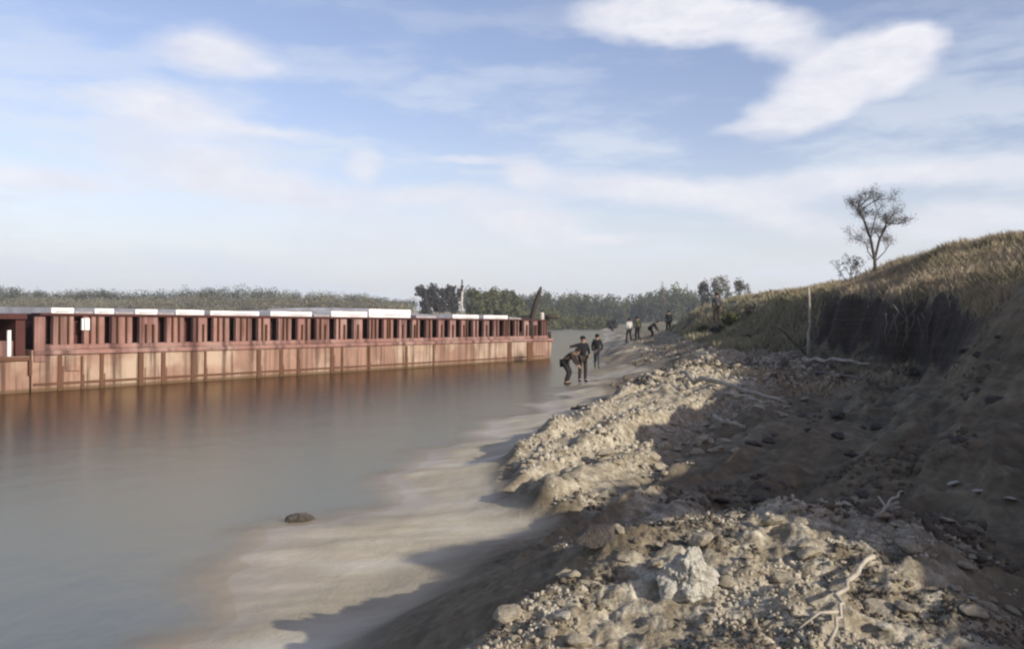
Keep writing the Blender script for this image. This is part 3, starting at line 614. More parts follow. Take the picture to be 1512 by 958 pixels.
# individual trees in the far middle
for i, (px, py, w, lab) in enumerate(((632, 420, 5.0, 'dark bushy tree at the left end of the clump behind the barge'), (651, 417, 5.0, 'dark rounded tree in the middle of the clump left of the pale mast'), (672, 417, 4.6, 'dark tree just left of the pale mast'))):
    Z = 228 + i * 3; X = (px - 756) / FPX * Z; z0 = H(X, Z); top = EYE + (yh(px) - py) * Z / FPX
    tree('dark_tree', lab, X, Z, top - z0 + .3, w * 1.3, M_leafd, 2600, 20 + i, group='dark trees behind the barge', size=.33)
for i, (px, py, w, lab) in enumerate(((702, 418, 5.0, 'olive green tree just right of the pale mast'), (722, 419, 5.5, 'broad olive tree between the pale mast and the leaning spar'), (745, 423, 5.0, 'lower olive tree in the middle of the green row behind the barge'), (765, 428, 4.6, 'small olive tree just left of the leaning spar'))):
    Z = 240 + i * 4; X = (px - 756) / FPX * Z; z0 = H(X, Z); top = EYE + (yh(px) - py) * Z / FPX
    tree('olive_tree', lab, X, Z, top - z0 + .3, w * 1.3, M_leaf, 2600, 30 + i, group='olive trees behind the far end of the barge', size=.33)
for i, (px, py, Z, w, m, lab) in enumerate(((978, 415, 260, 3.0, M_leafg, 'thin grey tree rising above the green wood beyond the walkers'), (1042, 411, 150, 3.6, M_leafg, 'bare grey tree at the left of the pair on the horizon'), (1062, 404, 148, 4.2, M_leafg, 'tallest bare grey tree on the horizon left of the bank'), (1095, 409, 152, 4.0, M_leafg, 'rounded grey tree where the bank begins to rise'))):
    X = (px - 756) / FPX * Z; z0 = H(X, Z); top = EYE + (yh(px) - py) * Z / FPX
    tree('grey_tree', lab, X, Z, top - z0 + .3, w, m, 1100, 40 + i, group='grey trees on the right horizon', size=.16, twiggy=True)

# the bare tree on the bank top
def bank_tree():
    Z = 40.0; X = (1291 - 756) / FPX * Z; z0 = H(X, Z) - .15; root = link('bare_tree', None, label='small forked tree with bare dark branches on the grassy bank top', cat='tree', loc=(X, Z, z0))
    g = random.Random(5); t = MB(); tips = []
    base = Vector((0, 0, 0)); top = atz(1291, 379, Z)[2] - z0
    t.tube([(0, 0, -.3), (.0, 0, top * .5), (-.02, 0, top)], [.10, .085, .07], 8)
    Lt = MB()
    def limb(pxy, rad, n=3):
        pts = [Vector(((px - 1291) / FPX * Z, g.uniform(-.2, .2) * i, atz(px, py, Z)[2] - z0)) for i, (px, py) in enumerate(pxy)]
        Lt.tube(pts, [rad * (1 - .6 * i / (len(pts) - 1)) for i in range(len(pts))], 7, False)
        for i in range(1, len(pts)):
            for _ in range(n):
                d = (pts[i] - pts[i - 1]).normalized(); bare_tree(Lt, pts[i], (d + Vector((g.uniform(-.9, .9), g.uniform(-.9, .9), g.uniform(-.2, .5)))).normalized(), g.uniform(.18, .34), rad * .3, 3, g, .7, tips)
    limb([(1290, 381), (1285, 352), (1277, 325), (1272, 305), (1280, 296)], .07)
    limb([(1277, 330), (1268, 318), (1264, 305)], .04)
    limb([(1291, 381), (1299, 353), (1305, 337), (1315, 328), (1326, 330)], .06)
    limb([(1300, 345), (1308, 330), (1312, 318)], .04, 2)
    limb([(1272, 308), (1290, 296), (1303, 295)], .03, 2)
    limb([(1285, 345), (1289, 328), (1290, 312)], .03, 3)
    limb([(1290, 385), (1280, 372), (1272, 360), (1266, 352)], .03, 2); limb([(1292, 385), (1304, 372), (1313, 362)], .03, 2)
    link('trunk', t.mesh('trunk', M_bark, True), root); link('limbs', Lt.mesh('limbs', M_bark), root)
    bl = [(p.x, p.y, p.z, .30, .30, .26) for p in tips]; link('twigs', leaf_mesh('twigs', bl, 12000, .021, M_twig, .0, 5), root)
    x, y, _ = atz(1257, 385, 39); root = link('bush', None, label='small grey bush beside the bare tree on the bank top', cat='bush', loc=(x, y, H(x, y) - .05))
    hh = atz(1257, 362, 39)[2] - H(x, y); t = MB(); tips = []
    for k in range(5): bare_tree(t, Vector((0, 0, 0)), Vector((g.uniform(-.5, .5), g.uniform(-.5, .5), 1)).normalized(), hh * .4, .02, 2, g, .5, tips)
    link('stems', t.mesh('stems', M_bark), root); link('crown', leaf_mesh('crown', [(p.x, p.y, p.z, .14, .14, .14) for p in tips], 900, .03, M_twig, 0, 8), root)
bank_tree()

# grass on the bank slopes: blades (one mass)
def grassmat():
    m, nt, b = mat('dry_grass'); oi = nt.nodes.new('ShaderNodeNewGeometry'); P = oi.outputs['Position']
    f = tex_noise(nt, .35, 4, P); f2 = tex_noise(nt, 3, 3, P)
    c = ramp(nt, f, [(.33, (.21, .185, .11)), (.5, (.32, .265, .175)), (.66, (.42, .345, .245))]); c = mixc(nt, .5, c, ramp(nt, f2, [(.3, (.6, .6, .6)), (.7, (1.4, 1.35, 1.3))]), 'MULTIPLY')
    nt.links.new(c, b.inputs['Base Color']); b.inputs['Roughness'].default_value = .9; b.inputs['Specular IOR Level'].default_value = .1; return m
M_grass = grassmat()
def blades(x, y, hgt, wid, seed, lean=.35, zoff=0):
    g = np.random.default_rng(seed); n = len(x); z = terrain(x, y)[0] - .02 + zoff
    a = g.uniform(0, 6.283, n); la = g.uniform(0, 6.283, n); hh = hgt * g.uniform(.5, 1.3, n); l = lean * hh * g.uniform(.3, 1.5, n); w = wid * g.uniform(.6, 1.3, n)
    ux = np.cos(a) * w / 2; uy = np.sin(a) * w / 2
    p = np.stack([x, y, z], 1); U = np.stack([ux, uy, 0 * ux], 1); T = np.stack([np.cos(la) * l, np.sin(la) * l, hh], 1); Mi = T * np.array([.35, .35, .6])
    V = np.concatenate([p - U, p + U, p + Mi + U * .8, p + Mi - U * .8, p + T], 1).reshape(-1, 3); i = np.arange(n)[:, None] * 5
    F1 = (i + np.array([[0, 1, 2, 3]])); 
    # triangle tip as a degenerate-free quad: split in two tris
    return V, F1, (i + np.array([[3, 2, 4]]))
def grass_obj(name, label, x, y, hgt, wid, seed, lean=.35, m=None):
    V, Q, T = blades(x, y, hgt, wid, seed, lean); T1 = np.concatenate([Q[:, [0, 1, 2]], Q[:, [0, 2, 3]], T])
    link(name, mesh_np(name, V, T1, m or M_grass), label=label, cat='grass', kind='stuff')
g = np.random.default_rng(77)
n = 420000; y = np.exp(g.uniform(math.log(9), math.log(75), n)); x = y * g.uniform(.12, .64, n); h, kc, *_ = terrain(x, y)
dens = fbm(x / 1.2, y / 1.2, 123, 3)
ok = ((kc > 10.0 + .06 * g.normal(size=n)) & (y > 16.2 + .6 * g.normal(size=n))) ; x, y, dn = x[ok], y[ok], dens[ok]
keep = g.uniform(size=len(x)) < .55 + .8 * dn; x, y = x[keep], y[keep]
grass_obj('bank_grass', 'dry tan and olive grass covering the high bank above the dark earth cliff', x, y, .20 + .003 * y, .010 + .0006 * y, 5, .6)
n = 150000; y = g.uniform(34, 120, n); x = y * g.uniform(.12, .36, n); h, kc, *_ = terrain(x, y)
ok = (kc > 5.4) & (kc < 10.2) & (fbm(x / 2, y / 2, 44, 3) > -.25) & (y > 36); grass_obj('shore_grass', 'yellow green grass on the low shore beyond the walkers', x[ok], y[ok], .30, .05, 6, .5, simple('scrub_tan', (.19, .175, .10), (.34, .30, .19), .6, .9, 0))

def shrubs():
    labs = ['dark green shrub hanging over the slope right of the walkers', 'brown green bush at the top of the low green slope', 'small green bush low on the slope right of the last walker', 'tan green bush above the left end of the dark cliff', 'low shrub on the green slope left of the upright pale stick', 'grey green bush just above the shore beyond the walkers', 'low dark green bushes at the water far behind the walkers']
    spec = [(1078, 458, 50, 1.0, M_leaf), (1060, 466, 48, .7, M_leafd), (1040, 474, 52, .6, M_leaf), (1112, 452, 50, .9, M_leafg), (1105, 478, 44, .5, M_leaf), (1010, 466, 80, 1.2, M_leaf), (905, 478, 190, 3.0, M_leafd)]
    for i, (px, py, Z, w, m) in enumerate(spec):
        x = (px - 756) / FPX * Z; z0 = H(x, Z); root = link('bush', None, label=labs[i], cat='bush', group='bushes on the right shore', loc=(x, Z, z0 - .05)); gg = random.Random(i + 60)
        t = MB(); tips = []
        for k in range(6): bare_tree(t, Vector((0, 0, 0)), Vector((gg.uniform(-.8, .8), gg.uniform(-.8, .8), 1)).normalized(), w * .4, w * .03, 2, gg, .6, tips)
        link('stems', t.mesh('stems', M_bark), root); link('crown', leaf_mesh('crown', [(p.x, p.y, p.z, w * .25, w * .25, w * .2) for p in tips], 1500, w * .06, m, .1, i), root)
shrubs()

# ------------------------------------------------------------------ stones and clods
def rock_mesh(name, m, seed, sub=3, chunk=.35, flat=.55):
    bm = bmesh.new(); bmesh.ops.create_icosphere(bm, subdivisions=sub, radius=1); g = random.Random(seed)
    planes = [(Vector((g.gauss(0, 1), g.gauss(0, 1), g.gauss(0, 1))).normalized(), g.uniform(.55, .92)) for _ in range(9)]
    o = g.uniform(0, 100)
    for v in bm.verts:
        for n_, d_ in planes:
            k = v.co.dot(n_)
            if k > d_: v.co -= n_ * (k - d_) * .9
        from mathutils import noise as mn
        v.co *= 1 + .16 * mn.noise(v.co * 1.6 + Vector((o, 0, 0))) + .07 * mn.noise(v.co * 5 + Vector((o, 3, 0)))
        v.co.z *= flat
    me = bpy.data.meshes.new(name); bm.to_mesh(me); bm.free(); me.materials.append(m); return me
M_clod = simple('dry_clay', (.24, .20, .135), (.46, .405, .30), 3, .95, .6, .05); M_clodd = simple('dark_clay', (.05, .042, .036), (.11, .095, .08), 3, .9, .6, .05)  # second clay is only a darker tone
M_chalk = simple('pale_stone', (.26, .235, .18), (.52, .48, .40), 3, .9, .5, .04)
protos = [rock_mesh('clod', M_clod, i) for i in range(8)]; pd_ = [rock_mesh('clod', M_clodd, 20 + i) for i in range(4)]; pw = [rock_mesh('stone', M_chalk, 40 + i) for i in range(4)]
def put(name, me, x, y, s, label, cat, group=None, sink=.3, rz=None, sc=None):
    z = H(x, y); sc = sc or (s * rnd.uniform(.8, 1.4), s * rnd.uniform(.8, 1.3), s * rnd.uniform(.7, 1.1))
    return link(name, me, None, label, cat, group, loc=(x, y, z + sc[2] * (1 - sink) * .55), rot=(rnd.uniform(-.3, .3), rnd.uniform(-.3, .3), rnd.uniform(0, 6.28) if rz is None else rz), scale=sc)
def field(n, ylo, yhi, f, seed, power=1.0):
    g = np.random.default_rng(seed); y = np.exp(g.uniform(math.log(ylo), math.log(yhi), n)); x = y * g.uniform(-.62, .62, n); h, kc, far, ro, rub = terrain(x, y); ok = f(x, y, kc, g); return x[ok], y[ok]
x, y = field(9000, 10.5, 34, lambda x, y, k, g: (k > 4.7) & (k < 6.9) & (fbm(x, y, 5, 2) > -.12), 1)
for i in range(min(150, len(x))):
    put('clod', protos[i % 8], x[i], y[i], rnd.uniform(.02, .07) * rnd.uniform(.7, 1.6) * (1 + min(y[i], 18) / 40), 'pale dry clay clod strewn on the sunlit rubble ridge beyond the gully', 'clod', 'clods on the rubble ridge')
x, y = field(6000, 4.0, 7.2, lambda x, y, k, g: (k > 4.9) & (k < 7.6) & (x > -.2), 2)
for i in range(min(130, len(x))):
    put('clod', protos[i % 8], x[i], y[i], rnd.uniform(.014, .045) * rnd.choice((.8, 1, 1.6)), 'small pale clay clod scattered over the sunlit near mound', 'clod', 'clods on the near mound')
x, y = field(5000, 6.5, 26, lambda x, y, k, g: (k > 6.9) & (k < 9.7), 3)
for i in range(min(50, len(x))):
    put('clod', pd_[i % 4], x[i], y[i], rnd.uniform(.025, .09) * (1 + y[i] / 40), 'dark clod lying in the shaded gully and slope at right', 'clod', 'dark clods in the shade')
def lump(name, m, seed):
    from mathutils import noise as mn
    bm = bmesh.new(); bmesh.ops.create_icosphere(bm, subdivisions=5, radius=1); o = Vector((seed, 0, 0))
    for v in bm.verts:
        c = v.co.copy(); k = 1 + .38 * mn.noise(c * 1.3 + o) + .22 * mn.noise(c * 3.1 + o) + .11 * mn.noise(c * 7 + o) + .05 * mn.noise(c * 15 + o)
        v.co = c * k; v.co.x *= 1 - .25 * c.z; v.co.y *= 1 - .25 * c.z
    me = bpy.data.meshes.new(name); bm.to_mesh(me); bm.free(); me.materials.append(m); return me
X, Y, _ = hit(1022, 872); put('boulder', lump('boulder', simple('crumbly_chalk', (.40, .37, .29), (.74, .71, .62), 4, .95, .9, .04), 7), X, Y, .1, 'largest pale crumbly stone, on the rim of the near sunlit mound', 'stone', sc=(.135, .11, .125), sink=.1, rz=.5)
for px, py, h, s, lab in ((835, 915, .75, .07, 'white angular stone low on the left flank of the near mound'), (815, 932, .72, .05, 'white stone just below the angular one at the left flank of the near mound'), (1442, 888, .92, .035, 'small white stone at the dark right side of the near mound'), (1310, 930, .92, .06, 'white stone near the bottom edge right of the bare root'),
        (1410, 716, 1.1, .07, 'pale stone on the lit lip at the right edge, leftmost of three'), (1450, 728, 1.1, .08, 'pale stone on the lit lip at the right edge, middle of three'), (1495, 745, 1.1, .07, 'pale stone on the lit lip at the right edge, rightmost of three'), (1035, 790, .8, .03, 'little pale stone on the dark slope above the large white stone')):
    if s: X, Y, _ = hit(px, py, h); put('stone', pw[rnd.randrange(4)], X, Y, s * .62, lab, 'stone', sink=.3)
for px, py, h, s, lab in ((1068, 745, .5, .09, 'black clod, left of the pair lying in the shaded gully'), (1122, 742, .5, .09, 'black clod, right of the pair lying in the shaded gully'), (885, 805, .4, .11, 'dark lump added for the dark hole below the gully mouth'), (1238, 617, .7, .15, 'dark clod near the middle of the shaded slope')):  # the lump below the gully mouth is added for a dark hole
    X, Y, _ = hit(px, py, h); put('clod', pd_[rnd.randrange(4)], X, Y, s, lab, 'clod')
X, Y, _ = at(443, 766, 0)
o = link('driftwood', lump('driftwood', M_clodd, 91), None, 'dark waterlogged lump breaking the river surface off the sandy shore', 'driftwood', loc=(X, Y, -.01), rot=(0, 0, .3), scale=(.17, .10, .075))

# loose gravel and crumbs: uncountable
def crumbs(name, label, x, y, smin, smax, m, seed):
    g = np.random.default_rng(seed); t = (1 + 5 ** .5) / 2
    iv = np.array([(-1, t, 0), (1, t, 0), (-1, -t, 0), (1, -t, 0), (0, -1, t), (0, 1, t), (0, -1, -t), (0, 1, -t), (t, 0, -1), (t, 0, 1), (-t, 0, -1), (-t, 0, 1)]) / 1.9
    iff = np.array([(0, 11, 5), (0, 5, 1), (0, 1, 7), (0, 7, 10), (0, 10, 11), (1, 5, 9), (5, 11, 4), (11, 10, 2), (10, 7, 6), (7, 1, 8), (3, 9, 4), (3, 4, 2), (3, 2, 6), (3, 6, 8), (3, 8, 9), (4, 9, 5), (2, 4, 11), (6, 2, 10), (8, 6, 7), (9, 8, 1)])
    n = len(x); z = terrain(x, y)[0]; s = smin * (smax / smin) ** (g.uniform(size=n) ** 2.2)
    sc = s[:, None] * g.uniform(.6, 1.3, (n, 3)); V = iv[None] * (1 + .25 * g.normal(size=(n, 12, 1)).clip(-1.5, 1.5)) * sc[:, None, :]
    a = g.uniform(0, 6.28, n); c, sn = np.cos(a)[:, None], np.sin(a)[:, None]; Vx = V[..., 0] * c - V[..., 1] * sn; Vy = V[..., 0] * sn + V[..., 1] * c
    V = np.stack([Vx + x[:, None], Vy + y[:, None], V[..., 2] + (z + s * .15)[:, None]], -1).reshape(-1, 3)
    F = (iff[None] + (np.arange(n) * 12)[:, None, None]).reshape(-1, 3); link(name, mesh_np(name, V, F, m), label=label, cat='gravel', kind='stuff')
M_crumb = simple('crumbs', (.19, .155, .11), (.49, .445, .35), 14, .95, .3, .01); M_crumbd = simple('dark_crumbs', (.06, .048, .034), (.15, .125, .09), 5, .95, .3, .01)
x, y = field(42000, 3.6, 7.6, lambda x, y, k, g: (k > 4.9) & (k < 7.6) & (x > -.4) & (fbm(x * 1.8, y * 1.8, 6, 4) > .03), 4)
crumbs('gravel', 'fine pale crumbs and gravel covering the near sunlit mound', x, y, .004, .018, M_crumb, 1)
x, y = field(50000, 10, 36, lambda x, y, k, g: (k > 4.6) & (k < 6.6) & (fbm(x * .8, y * .8, 6, 3) > .05), 5)
crumbs('gravel', 'loose pale rubble crumbs on the ridge beyond the gully', x, y, .012, .06, M_crumb, 2)
x, y = field(40000, 5, 28, lambda x, y, k, g: (k > 4.3) & (k < 10) & (fbm(x * .8, y * .8, 9, 3) > .30), 6)
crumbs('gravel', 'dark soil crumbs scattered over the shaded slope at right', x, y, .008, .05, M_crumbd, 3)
x, y = field(30000, 3.6, 7.6, lambda x, y, k, g: (k > 4.9) & (k < 7.6) & (x > -.4) & (fbm(x * 2, y * 2, 16, 3) > .1), 14)
crumbs('gravel', 'dark brown soil crumbs between the pale ones on the near mound', x, y, .004, .02, M_crumbd, 21)
# dry straw over the mound
n = 22000; y = g.uniform(4, 7.2, n); x = y * g.uniform(-.05, .55, n); _, kc, *_ = terrain(x, y); ok = (kc > 5) & (kc < 7.8) & (fbm(x * 1.5, y * 1.5, 14, 2) > -.1)
m_straw = simple('straw', (.22, .19, .12), (.42, .37, .26), 9, .9, 0)
grass_obj('straw', 'bits of dry straw and weed lying over the near mound', x[ok], y[ok], .022, .005, 9, 1.8, m_straw)

# rubble, litter and weeds on the shore around and beyond the walkers
x, y = field(60000, 22, 75, lambda x, y, k, g: (k > 3.6) & (k < 7.5) & (fbm(x * .5, y * .3, 66, 3) > -.05), 7)
crumbs('rubble', 'broken earth and rubble over the shore around the walkers', x[:14000], y[:14000], .02, .10, M_crumb, 8)
x, y = field(60000, 22, 70, lambda x, y, k, g: (k > 3.3) & (k < 9) & (fbm(x * .5, y * .3, 67, 3) > .08), 8)
crumbs('rubble', 'dark broken soil and litter over the shore around the walkers', x[:9000], y[:9000], .02, .11, M_crumbd, 9)
x, y = field(120000, 20, 80, lambda x, y, k, g: (k > 4.2) & (k < 8.6) & (fbm(x * .35, y * .18, 68, 3) > .12), 9)
grass_obj('weeds', 'patches of pale dry weeds on the shore between the rubble ridge and the walkers', x, y, .16, .03, 19, .8)
# air between the camera and the far bank
def haze():
    b = MB(); b.box(-900, 900, -200, 1000, -4, 40); m = bpy.data.materials.new('haze'); m.use_nodes = True; nt = m.node_tree; nt.nodes.clear()
    o = nt.nodes.new('ShaderNodeOutputMaterial'); v = nt.nodes.new('ShaderNodeVolumePrincipled'); v.inputs['Color'].default_value = (.84, .92, 1, 1); v.inputs['Density'].default_value = .0004; v.inputs['Anisotropy'].default_value = .2
    nt.links.new(v.outputs[0], o.inputs['Volume']); link('haze', b.mesh('haze', m), kind='stuff', label='thin pale haze lying over the river and far bank', cat='haze')
haze()
# ------------------------------------------------------------------ sticks, root, post
M_wood = simple('bleached_wood', (.22, .19, .145), (.46, .41, .33), 6, .85); M_wood2 = simple('grey_wood', (.085, .07, .058), (.17, .145, .12), 6, .85)
def stick(name, label, cat, pts, rad, m=M_wood, group=None, branches=(), partname='twig'):
    base = Vector(pts[0]); g = random.Random(len(label)); P = [Vector(p) for p in pts]; fine = []
    for a, b in zip(P[:-1], P[1:]):
        for k in range(4): fine.append(a.lerp(b, k / 4) + Vector((g.gauss(0, 1), g.gauss(0, 1), g.gauss(0, 1))) * rad * .5)
    fine.append(P[-1]); r = MB(); r.tube([p - base for p in fine], [rad * (1 - .55 * i / len(fine)) * g.uniform(.85, 1.15) for i in range(len(fine))], 8)
    o = link(name, r.mesh(name, m, True), None, label, cat, group, loc=base)
    for bp in branches:
        q = MB(); q.tube([Vector(p) - base for p in bp], [rad * .6, rad * .5, rad * .25][:len(bp)] if len(bp) <= 3 else rad * .4, 6); link(partname, q.mesh(partname, m, True), o)
    return o
def gp(px, py, h, dz=.02):
    X, Y, z = hit(px, py, h); return (X, Y, z + dz)
Z = 33.0; bx = (1194 - 756) / FPX * Z; b0 = H(bx, Z)
stick('pale_post', 'tall thin pale stick standing upright in front of the dark cliff', 'stick', [(bx, Z, b0 - .2), (bx + .03, Z, b0 + 1.1), (bx - .02, Z, atz(1191, 425, Z)[2])], .075)
stick('root', 'long bare pale root curving down the near sunlit mound', 'root', [gp(1292, 834, 1.12, .05), gp(1262, 868, 1.1, .06), gp(1243, 905, 1.1, .07), gp(1247, 930, 1.1, .06), gp(1228, 957, 1.1, .02)], .014,
      branches=([gp(1245, 925, 1.1, .06), gp(1215, 925, 1.1, .06), gp(1185, 950, 1.1, .05)],), partname='side_root')
stick('branch', 'short forked pale twig at the top of the near mound', 'branch', [gp(1300, 775, .9, .05), gp(1318, 765, .9, .09), gp(1335, 752, .9, .12)], .012, branches=([gp(1312, 768, .9, .08), gp(1300, 760, .9, .12)],))
def ln(pxs, h, dz, rad, lab, m=M_wood, name='sunlit_strip', Zs=None):  # sticks added in place of sunlit strips across the shaded slope
    stick(name, lab, 'branch', [gp(px, py, h, dz) for px, py in pxs], rad, m, 'branches added as sunlit strips on the rubble')
ln([(1015, 566), (1060, 574), (1110, 590), (1160, 606)], .80, .16, .07, 'longest bleached branch, lying across the shaded rubble below the cliff')
ln([(1075, 592), (1110, 600), (1145, 612)], .78, .16, .045, 'shorter bleached branch parallel to and below the longest one')
ln([(1185, 538), (1230, 541), (1285, 549)], .95, .20, .07, 'pale branch lying level at the foot of the upright stick')
ln([(1200, 555), (1240, 560), (1285, 566)], .95, .1, .05, 'grey branch under the level pale one below the cliff', M_wood2)
ln([(1052, 625), (1080, 636), (1100, 640)], .7, .12, .05, 'short pale branch on the right side of the rubble ridge')
x0 = atz(1148, 482, 32); x1 = at(1190, 530, 1.1)
stick('driftwood_pole', 'grey pole leaning from the slope down to the rubble left of the upright stick', 'pole', [(x0[0], 32, max(x0[2], H(x0[0], 32))), (x1[0], x1[1], H(x1[0], x1[1]) + .1)], .06, M_wood2)
X, Y, _ = atz(1340, 500, 26); r_ = random.Random(4)
def rootmass():
    Xc = (1338 - 756) / FPX * 24; root = link('root_tangle', None, label='tangle of pale roots hanging from the grass edge down the dark cliff', cat='roots', loc=(Xc, 24, 0)); g = random.Random(12)
    for k in range(12):
        pxa = 1308 + k * 6 + g.uniform(-4, 4); za = 23.3 + g.uniform(-.2, .2); p = Vector(atz(pxa, 455 + g.uniform(-8, 16), za)) - Vector((Xc, 24, 0)); pts = [p.copy()]; d = Vector((g.uniform(-.5, .5), -.25, -.8)).normalized()
        for q_ in range(7):
            d = (d + Vector((g.gauss(0, .28), g.gauss(-.02, .1), -.12))).normalized(); p = p + d * g.uniform(.10, .17); pts.append(p.copy())
        q = MB(); q.tube(pts, [.022 - .0024 * n_ for n_ in range(8)], 6); link('root_strand', q.mesh('root_strand', M_wood2, True), root)
rootmass()

# ------------------------------------------------------------------ people
def pm(name, c): return simple(name, tuple(v * .8 for v in c), tuple(v * 1.2 for v in c), 10, .9, .2, .01)
M_skin = pm('skin', (.30, .18, .12)); M_hair = pm('hair', (.015, .012, .01)); CL = {'black': pm('black_cloth', (.010, .010, .011)), 'dark': pm('dark_cloth', (.016, .015, .016)), 'brown': pm('brown_cloth', (.032, .024, .018)), 'white': pm('white_cloth', (.42, .41, .39)), 'grey': pm('grey_cloth', (.07, .07, .075)), 'olive': pm('olive_cloth', (.05, .05, .025))}
def skin_mesh(name, verts, edges, radii, m, sub=1):
    me = bpy.data.meshes.new(name); me.from_pydata(verts, edges, []); o = bpy.data.objects.new(name, me); col.objects.link(o)
    md = o.modifiers.new('s', 'SKIN'); md.use_smooth_shade = True
    for i, r in enumerate(radii):
        sv = me.skin_vertices[0].data[i]; sv.radius = (r, r) if not isinstance(r, tuple) else r; sv.use_root = (i == 0)
    ss = o.modifiers.new('u', 'SUBSURF'); ss.levels = sub; ss.render_levels = sub
    dg = bpy.context.evaluated_depsgraph_get(); res = bpy.data.meshes.new_from_object(o.evaluated_get(dg)); res.name = name
    bpy.data.objects.remove(o); res.materials.clear(); res.materials.append(m)
    for p in res.polygons: p.use_smooth = True
    return res
def person(label, x, y, rz, top, legs, pose, z=None, hgt=1.74, bag=None, hat=False):
    """pose: dict of joint positions in metres for a 1.74 m figure facing -Y (local)"""
    J = dict(pel=(0, 0, .93), wai=(0, 0, 1.07), che=(0, 0, 1.30), nek=(0, 0, 1.46), hed=(0, -.01, 1.58), top=(0, 0, 1.68),
             shL=(.17, 0, 1.41), elL=(.23, .02, 1.14), wrL=(.24, -.05, .89), shR=(-.17, 0, 1.41), elR=(-.23, .02, 1.14), wrR=(-.24, -.05, .89),
             hiL=(.09, 0, .90), knL=(.11, -.02, .49), anL=(.12, .03, .09), toL=(.13, -.13, .04), hiR=(-.09, 0, .90), knR=(-.11, -.02, .49), anR=(-.12, .03, .09), toR=(-.13, -.13, .04))
    J.update(pose); J = {k: Vector(v) for k, v in J.items()}
    root = link('person', None, label=label, cat='person', group=None, loc=(x, y, (H(x, y) if z is None else z)), rot=(0, 0, rz), scale=(hgt / 1.74,) * 3)
    def build(name, chain, rad, m, extra=()):
        names = []; E = []
        for c in chain:
            for k in c:
                if k not in names: names.append(k)
            E += list(zip(c[:-1], c[1:]))
        V = [tuple(J[k]) for k in names]; Ei = [(names.index(a), names.index(b)) for a, b in E]; return skin_mesh(name, V, Ei, [rad[k] for k in names], m)
    for s in 'LR':      # fingers: roots in the palm
        w = J['wr' + s]; d = (w - J['el' + s]).normalized(); side = Vector((1 if s == 'L' else -1, 0, 0)); f = Vector((0, -1, 0)); J['pa' + s] = w + d * .06
        for k in range(4): J[f'f{k}{s}'] = w + d * .10 + f * (.024 - .016 * k); J[f'g{k}{s}'] = w + d * (.165 - .012 * abs(k - 1.4)) + f * (.03 - .018 * k) - side * .02
        J['t0' + s] = w + d * .06 + f * .045 - side * .01; J['t1' + s] = w + d * .10 + f * .06 - side * .02
    rad = dict(pel=.13, wai=.115, che=.14, nek=.06, hed=.095, top=.075, elL=.045, elR=.045, wrL=.03, wrR=.03, shL=.06, shR=.06, hiL=.085, hiR=.085, knL=.06, knR=.06, anL=.042, anR=.042, toL=.035, toR=.035, paL=.034, paR=.034)
    ch = [['pel', 'wai', 'che', 'nek', 'hed', 'top'], ['che', 'shL', 'elL', 'wrL', 'paL'], ['che', 'shR', 'elR', 'wrR', 'paR'], ['pel', 'hiL', 'knL', 'anL', 'toL'], ['pel', 'hiR', 'knR', 'anR', 'toR']]
    for s in 'LR':
        for k in range(4): ch.append(['pa' + s, f'f{k}{s}', f'g{k}{s}']); rad[f'f{k}{s}'] = .010; rad[f'g{k}{s}'] = .008
        ch.append(['pa' + s, 't0' + s, 't1' + s]); rad['t0' + s] = .013; rad['t1' + s] = .010
    link('body', build('body', ch, rad, M_skin), root)
    rj = dict(pel=.155, wai=.14, che=.168, nek=.075, shL=.082, shR=.082, elL=.062, elR=.062, wrL=.045, wrR=.045)
    link('jacket', build('jacket', [['pel', 'wai', 'che', 'nek'], ['che', 'shL', 'elL', 'wrL'], ['che', 'shR', 'elR', 'wrR']], rj, top), root)
    rt = dict(pel=.15, hiL=.105, hiR=.105, knL=.078, knR=.078, anL=.064, anR=.064)
    link('trousers', build('trousers', [['pel', 'hiL', 'knL', 'anL'], ['pel', 'hiR', 'knR', 'anR']], rt, legs), root)
    for s in 'LR':
        J['he' + s] = J['an' + s] + Vector((0, .05, -.05)); J['ft' + s] = J['to' + s] + Vector((0, -.02, 0))
        link('boot', build('boot', [['an' + s, 'he' + s, 'ft' + s]], {'an' + s: .055, 'he' + s: .045, 'ft' + s: .045}, CL['black']), root)
    bm = bmesh.new(); bmesh.ops.create_icosphere(bm, subdivisions=3, radius=.112); c = (J['hed'] + J['top']) / 2 + Vector((0, .015, .02))
    for v in bm.verts:
        if v.co.y < -.045 and v.co.z < .045: v.co *= .80
        if v.co.z < -.03: v.co *= .9
        v.co = v.co + c
    me = bpy.data.meshes.new('hair'); bm.to_mesh(me); bm.free(); me.materials.append(M_hair); link('hair', me, root)
    # face: nose, eyes and ears on the front of the head
    f = MB(); hc = J['hed'] + Vector((0, 0, .015))
    f.tube([hc + Vector((0, -.088, .02)), hc + Vector((0, -.115, -.015))], [.008, .014], 6); f.tube([hc + Vector((-.10, 0, 0)), hc + Vector((-.115, .01, .01))], .02, 6); f.tube([hc + Vector((.10, 0, 0)), hc + Vector((.115, .01, .01))], .02, 6)
    link('nose_and_ears', f.mesh('nose_and_ears', M_skin, True), root)
    for sx in (-.035, .035):
        e = MB(); e.tube([hc + Vector((sx, -.085, .025)), hc + Vector((sx, -.097, .025))], .010, 8); link('eye', e.mesh('eye', CL['black']), root)
    if bag:
        b = MB(); c = J['che']; b.box(c.x - .15, c.x + .15, c.y + .15, c.y + .33, c.z - .28, c.z + .14)
        o = link('backpack', b.mesh('backpack', CL[bag], True, .05), None, 'dark backpack carried by the person behind the pair at the water edge', 'bag', loc=root.location, rot=root.rotation_euler, scale=root.scale)
    return root
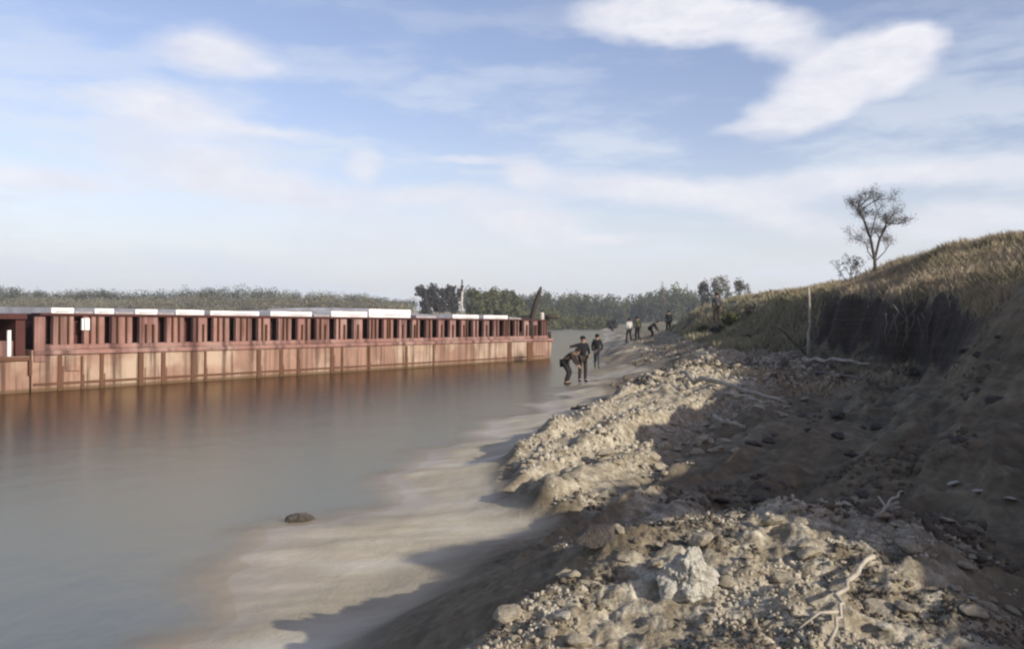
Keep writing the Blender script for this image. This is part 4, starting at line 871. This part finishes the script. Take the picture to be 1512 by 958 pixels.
stand = dict(); walk = dict(knL=(.10, -.16, .50), anL=(.11, -.20, .09), toL=(.12, -.36, .05), knR=(-.10, .02, .48), anR=(-.11, .24, .14), toR=(-.12, .11, .05), elL=(.24, .12, 1.15), wrL=(.22, .12, .90), elR=(-.24, -.08, 1.15), wrR=(-.22, -.22, .94))
bend = dict(pel=(0, .10, .82), wai=(0, .02, .95), che=(0, -.16, 1.10), nek=(0, -.30, 1.18), hed=(0, -.40, 1.22), top=(0, -.46, 1.28), shL=(.17, -.20, 1.14), elL=(.22, -.30, .90), wrL=(.16, -.42, .70), shR=(-.17, -.20, 1.14), elR=(-.22, -.32, .90), wrR=(-.16, -.45, .72),
            hiL=(.10, .10, .80), knL=(.13, -.10, .45), hiR=(-.10, .10, .80), knR=(-.13, -.10, .45))
reach = dict(elR=(-.40, -.05, 1.36), wrR=(-.62, -.15, 1.33), che=(-.03, -.02, 1.29), elL=(.25, 0, 1.16), wrL=(.20, -.15, 1.02))
Z = 34.5; person('person in brown crouched forward at the water edge by the barge end', (838 - 756) / FPX * Z, Z, R(70), CL['brown'], CL['dark'], bend, z=max(0, H((838 - 756) / FPX * Z, Z)) - .04, hgt=1.8)
Z = 35.0; person('person in black standing at the water edge with one arm held out to the left', (861 - 756) / FPX * Z, Z, R(15), CL['black'], CL['brown'], reach, z=max(0.02, H((861 - 756) / FPX * Z, Z)), hgt=1.80)
Z = 44.0; person('person in dark jacket and grey trousers with a black bag, right of the waterside pair', (882 - 756) / FPX * Z, Z, R(170), CL['dark'], CL['grey'], walk, bag='black', hgt=1.72)
Z = 66.0
for px, t, l, p, rz, lab, dz in ((929, 'white', 'dark', walk, 200, 'person in a white top walking away along the shore, leftmost of the distant group', 0), (941, 'olive', 'black', walk, 170, 'person in olive and black beside the white-topped walker', -1), (962, 'grey', 'dark', bend, 90, 'person in grey bending down in the middle of the distant group', 1), (987, 'black', 'black', stand, 185, 'person all in black standing at the right of the distant group', 0), (1058, 'grey', 'brown', stand, 160, 'person in faded grey standing by the dark bushes on the green slope', -14)):
    zz = Z + dz; person(lab, (px - 756) / FPX * zz, zz, R(rz), CL[t], CL[l], p, hgt=1.78)
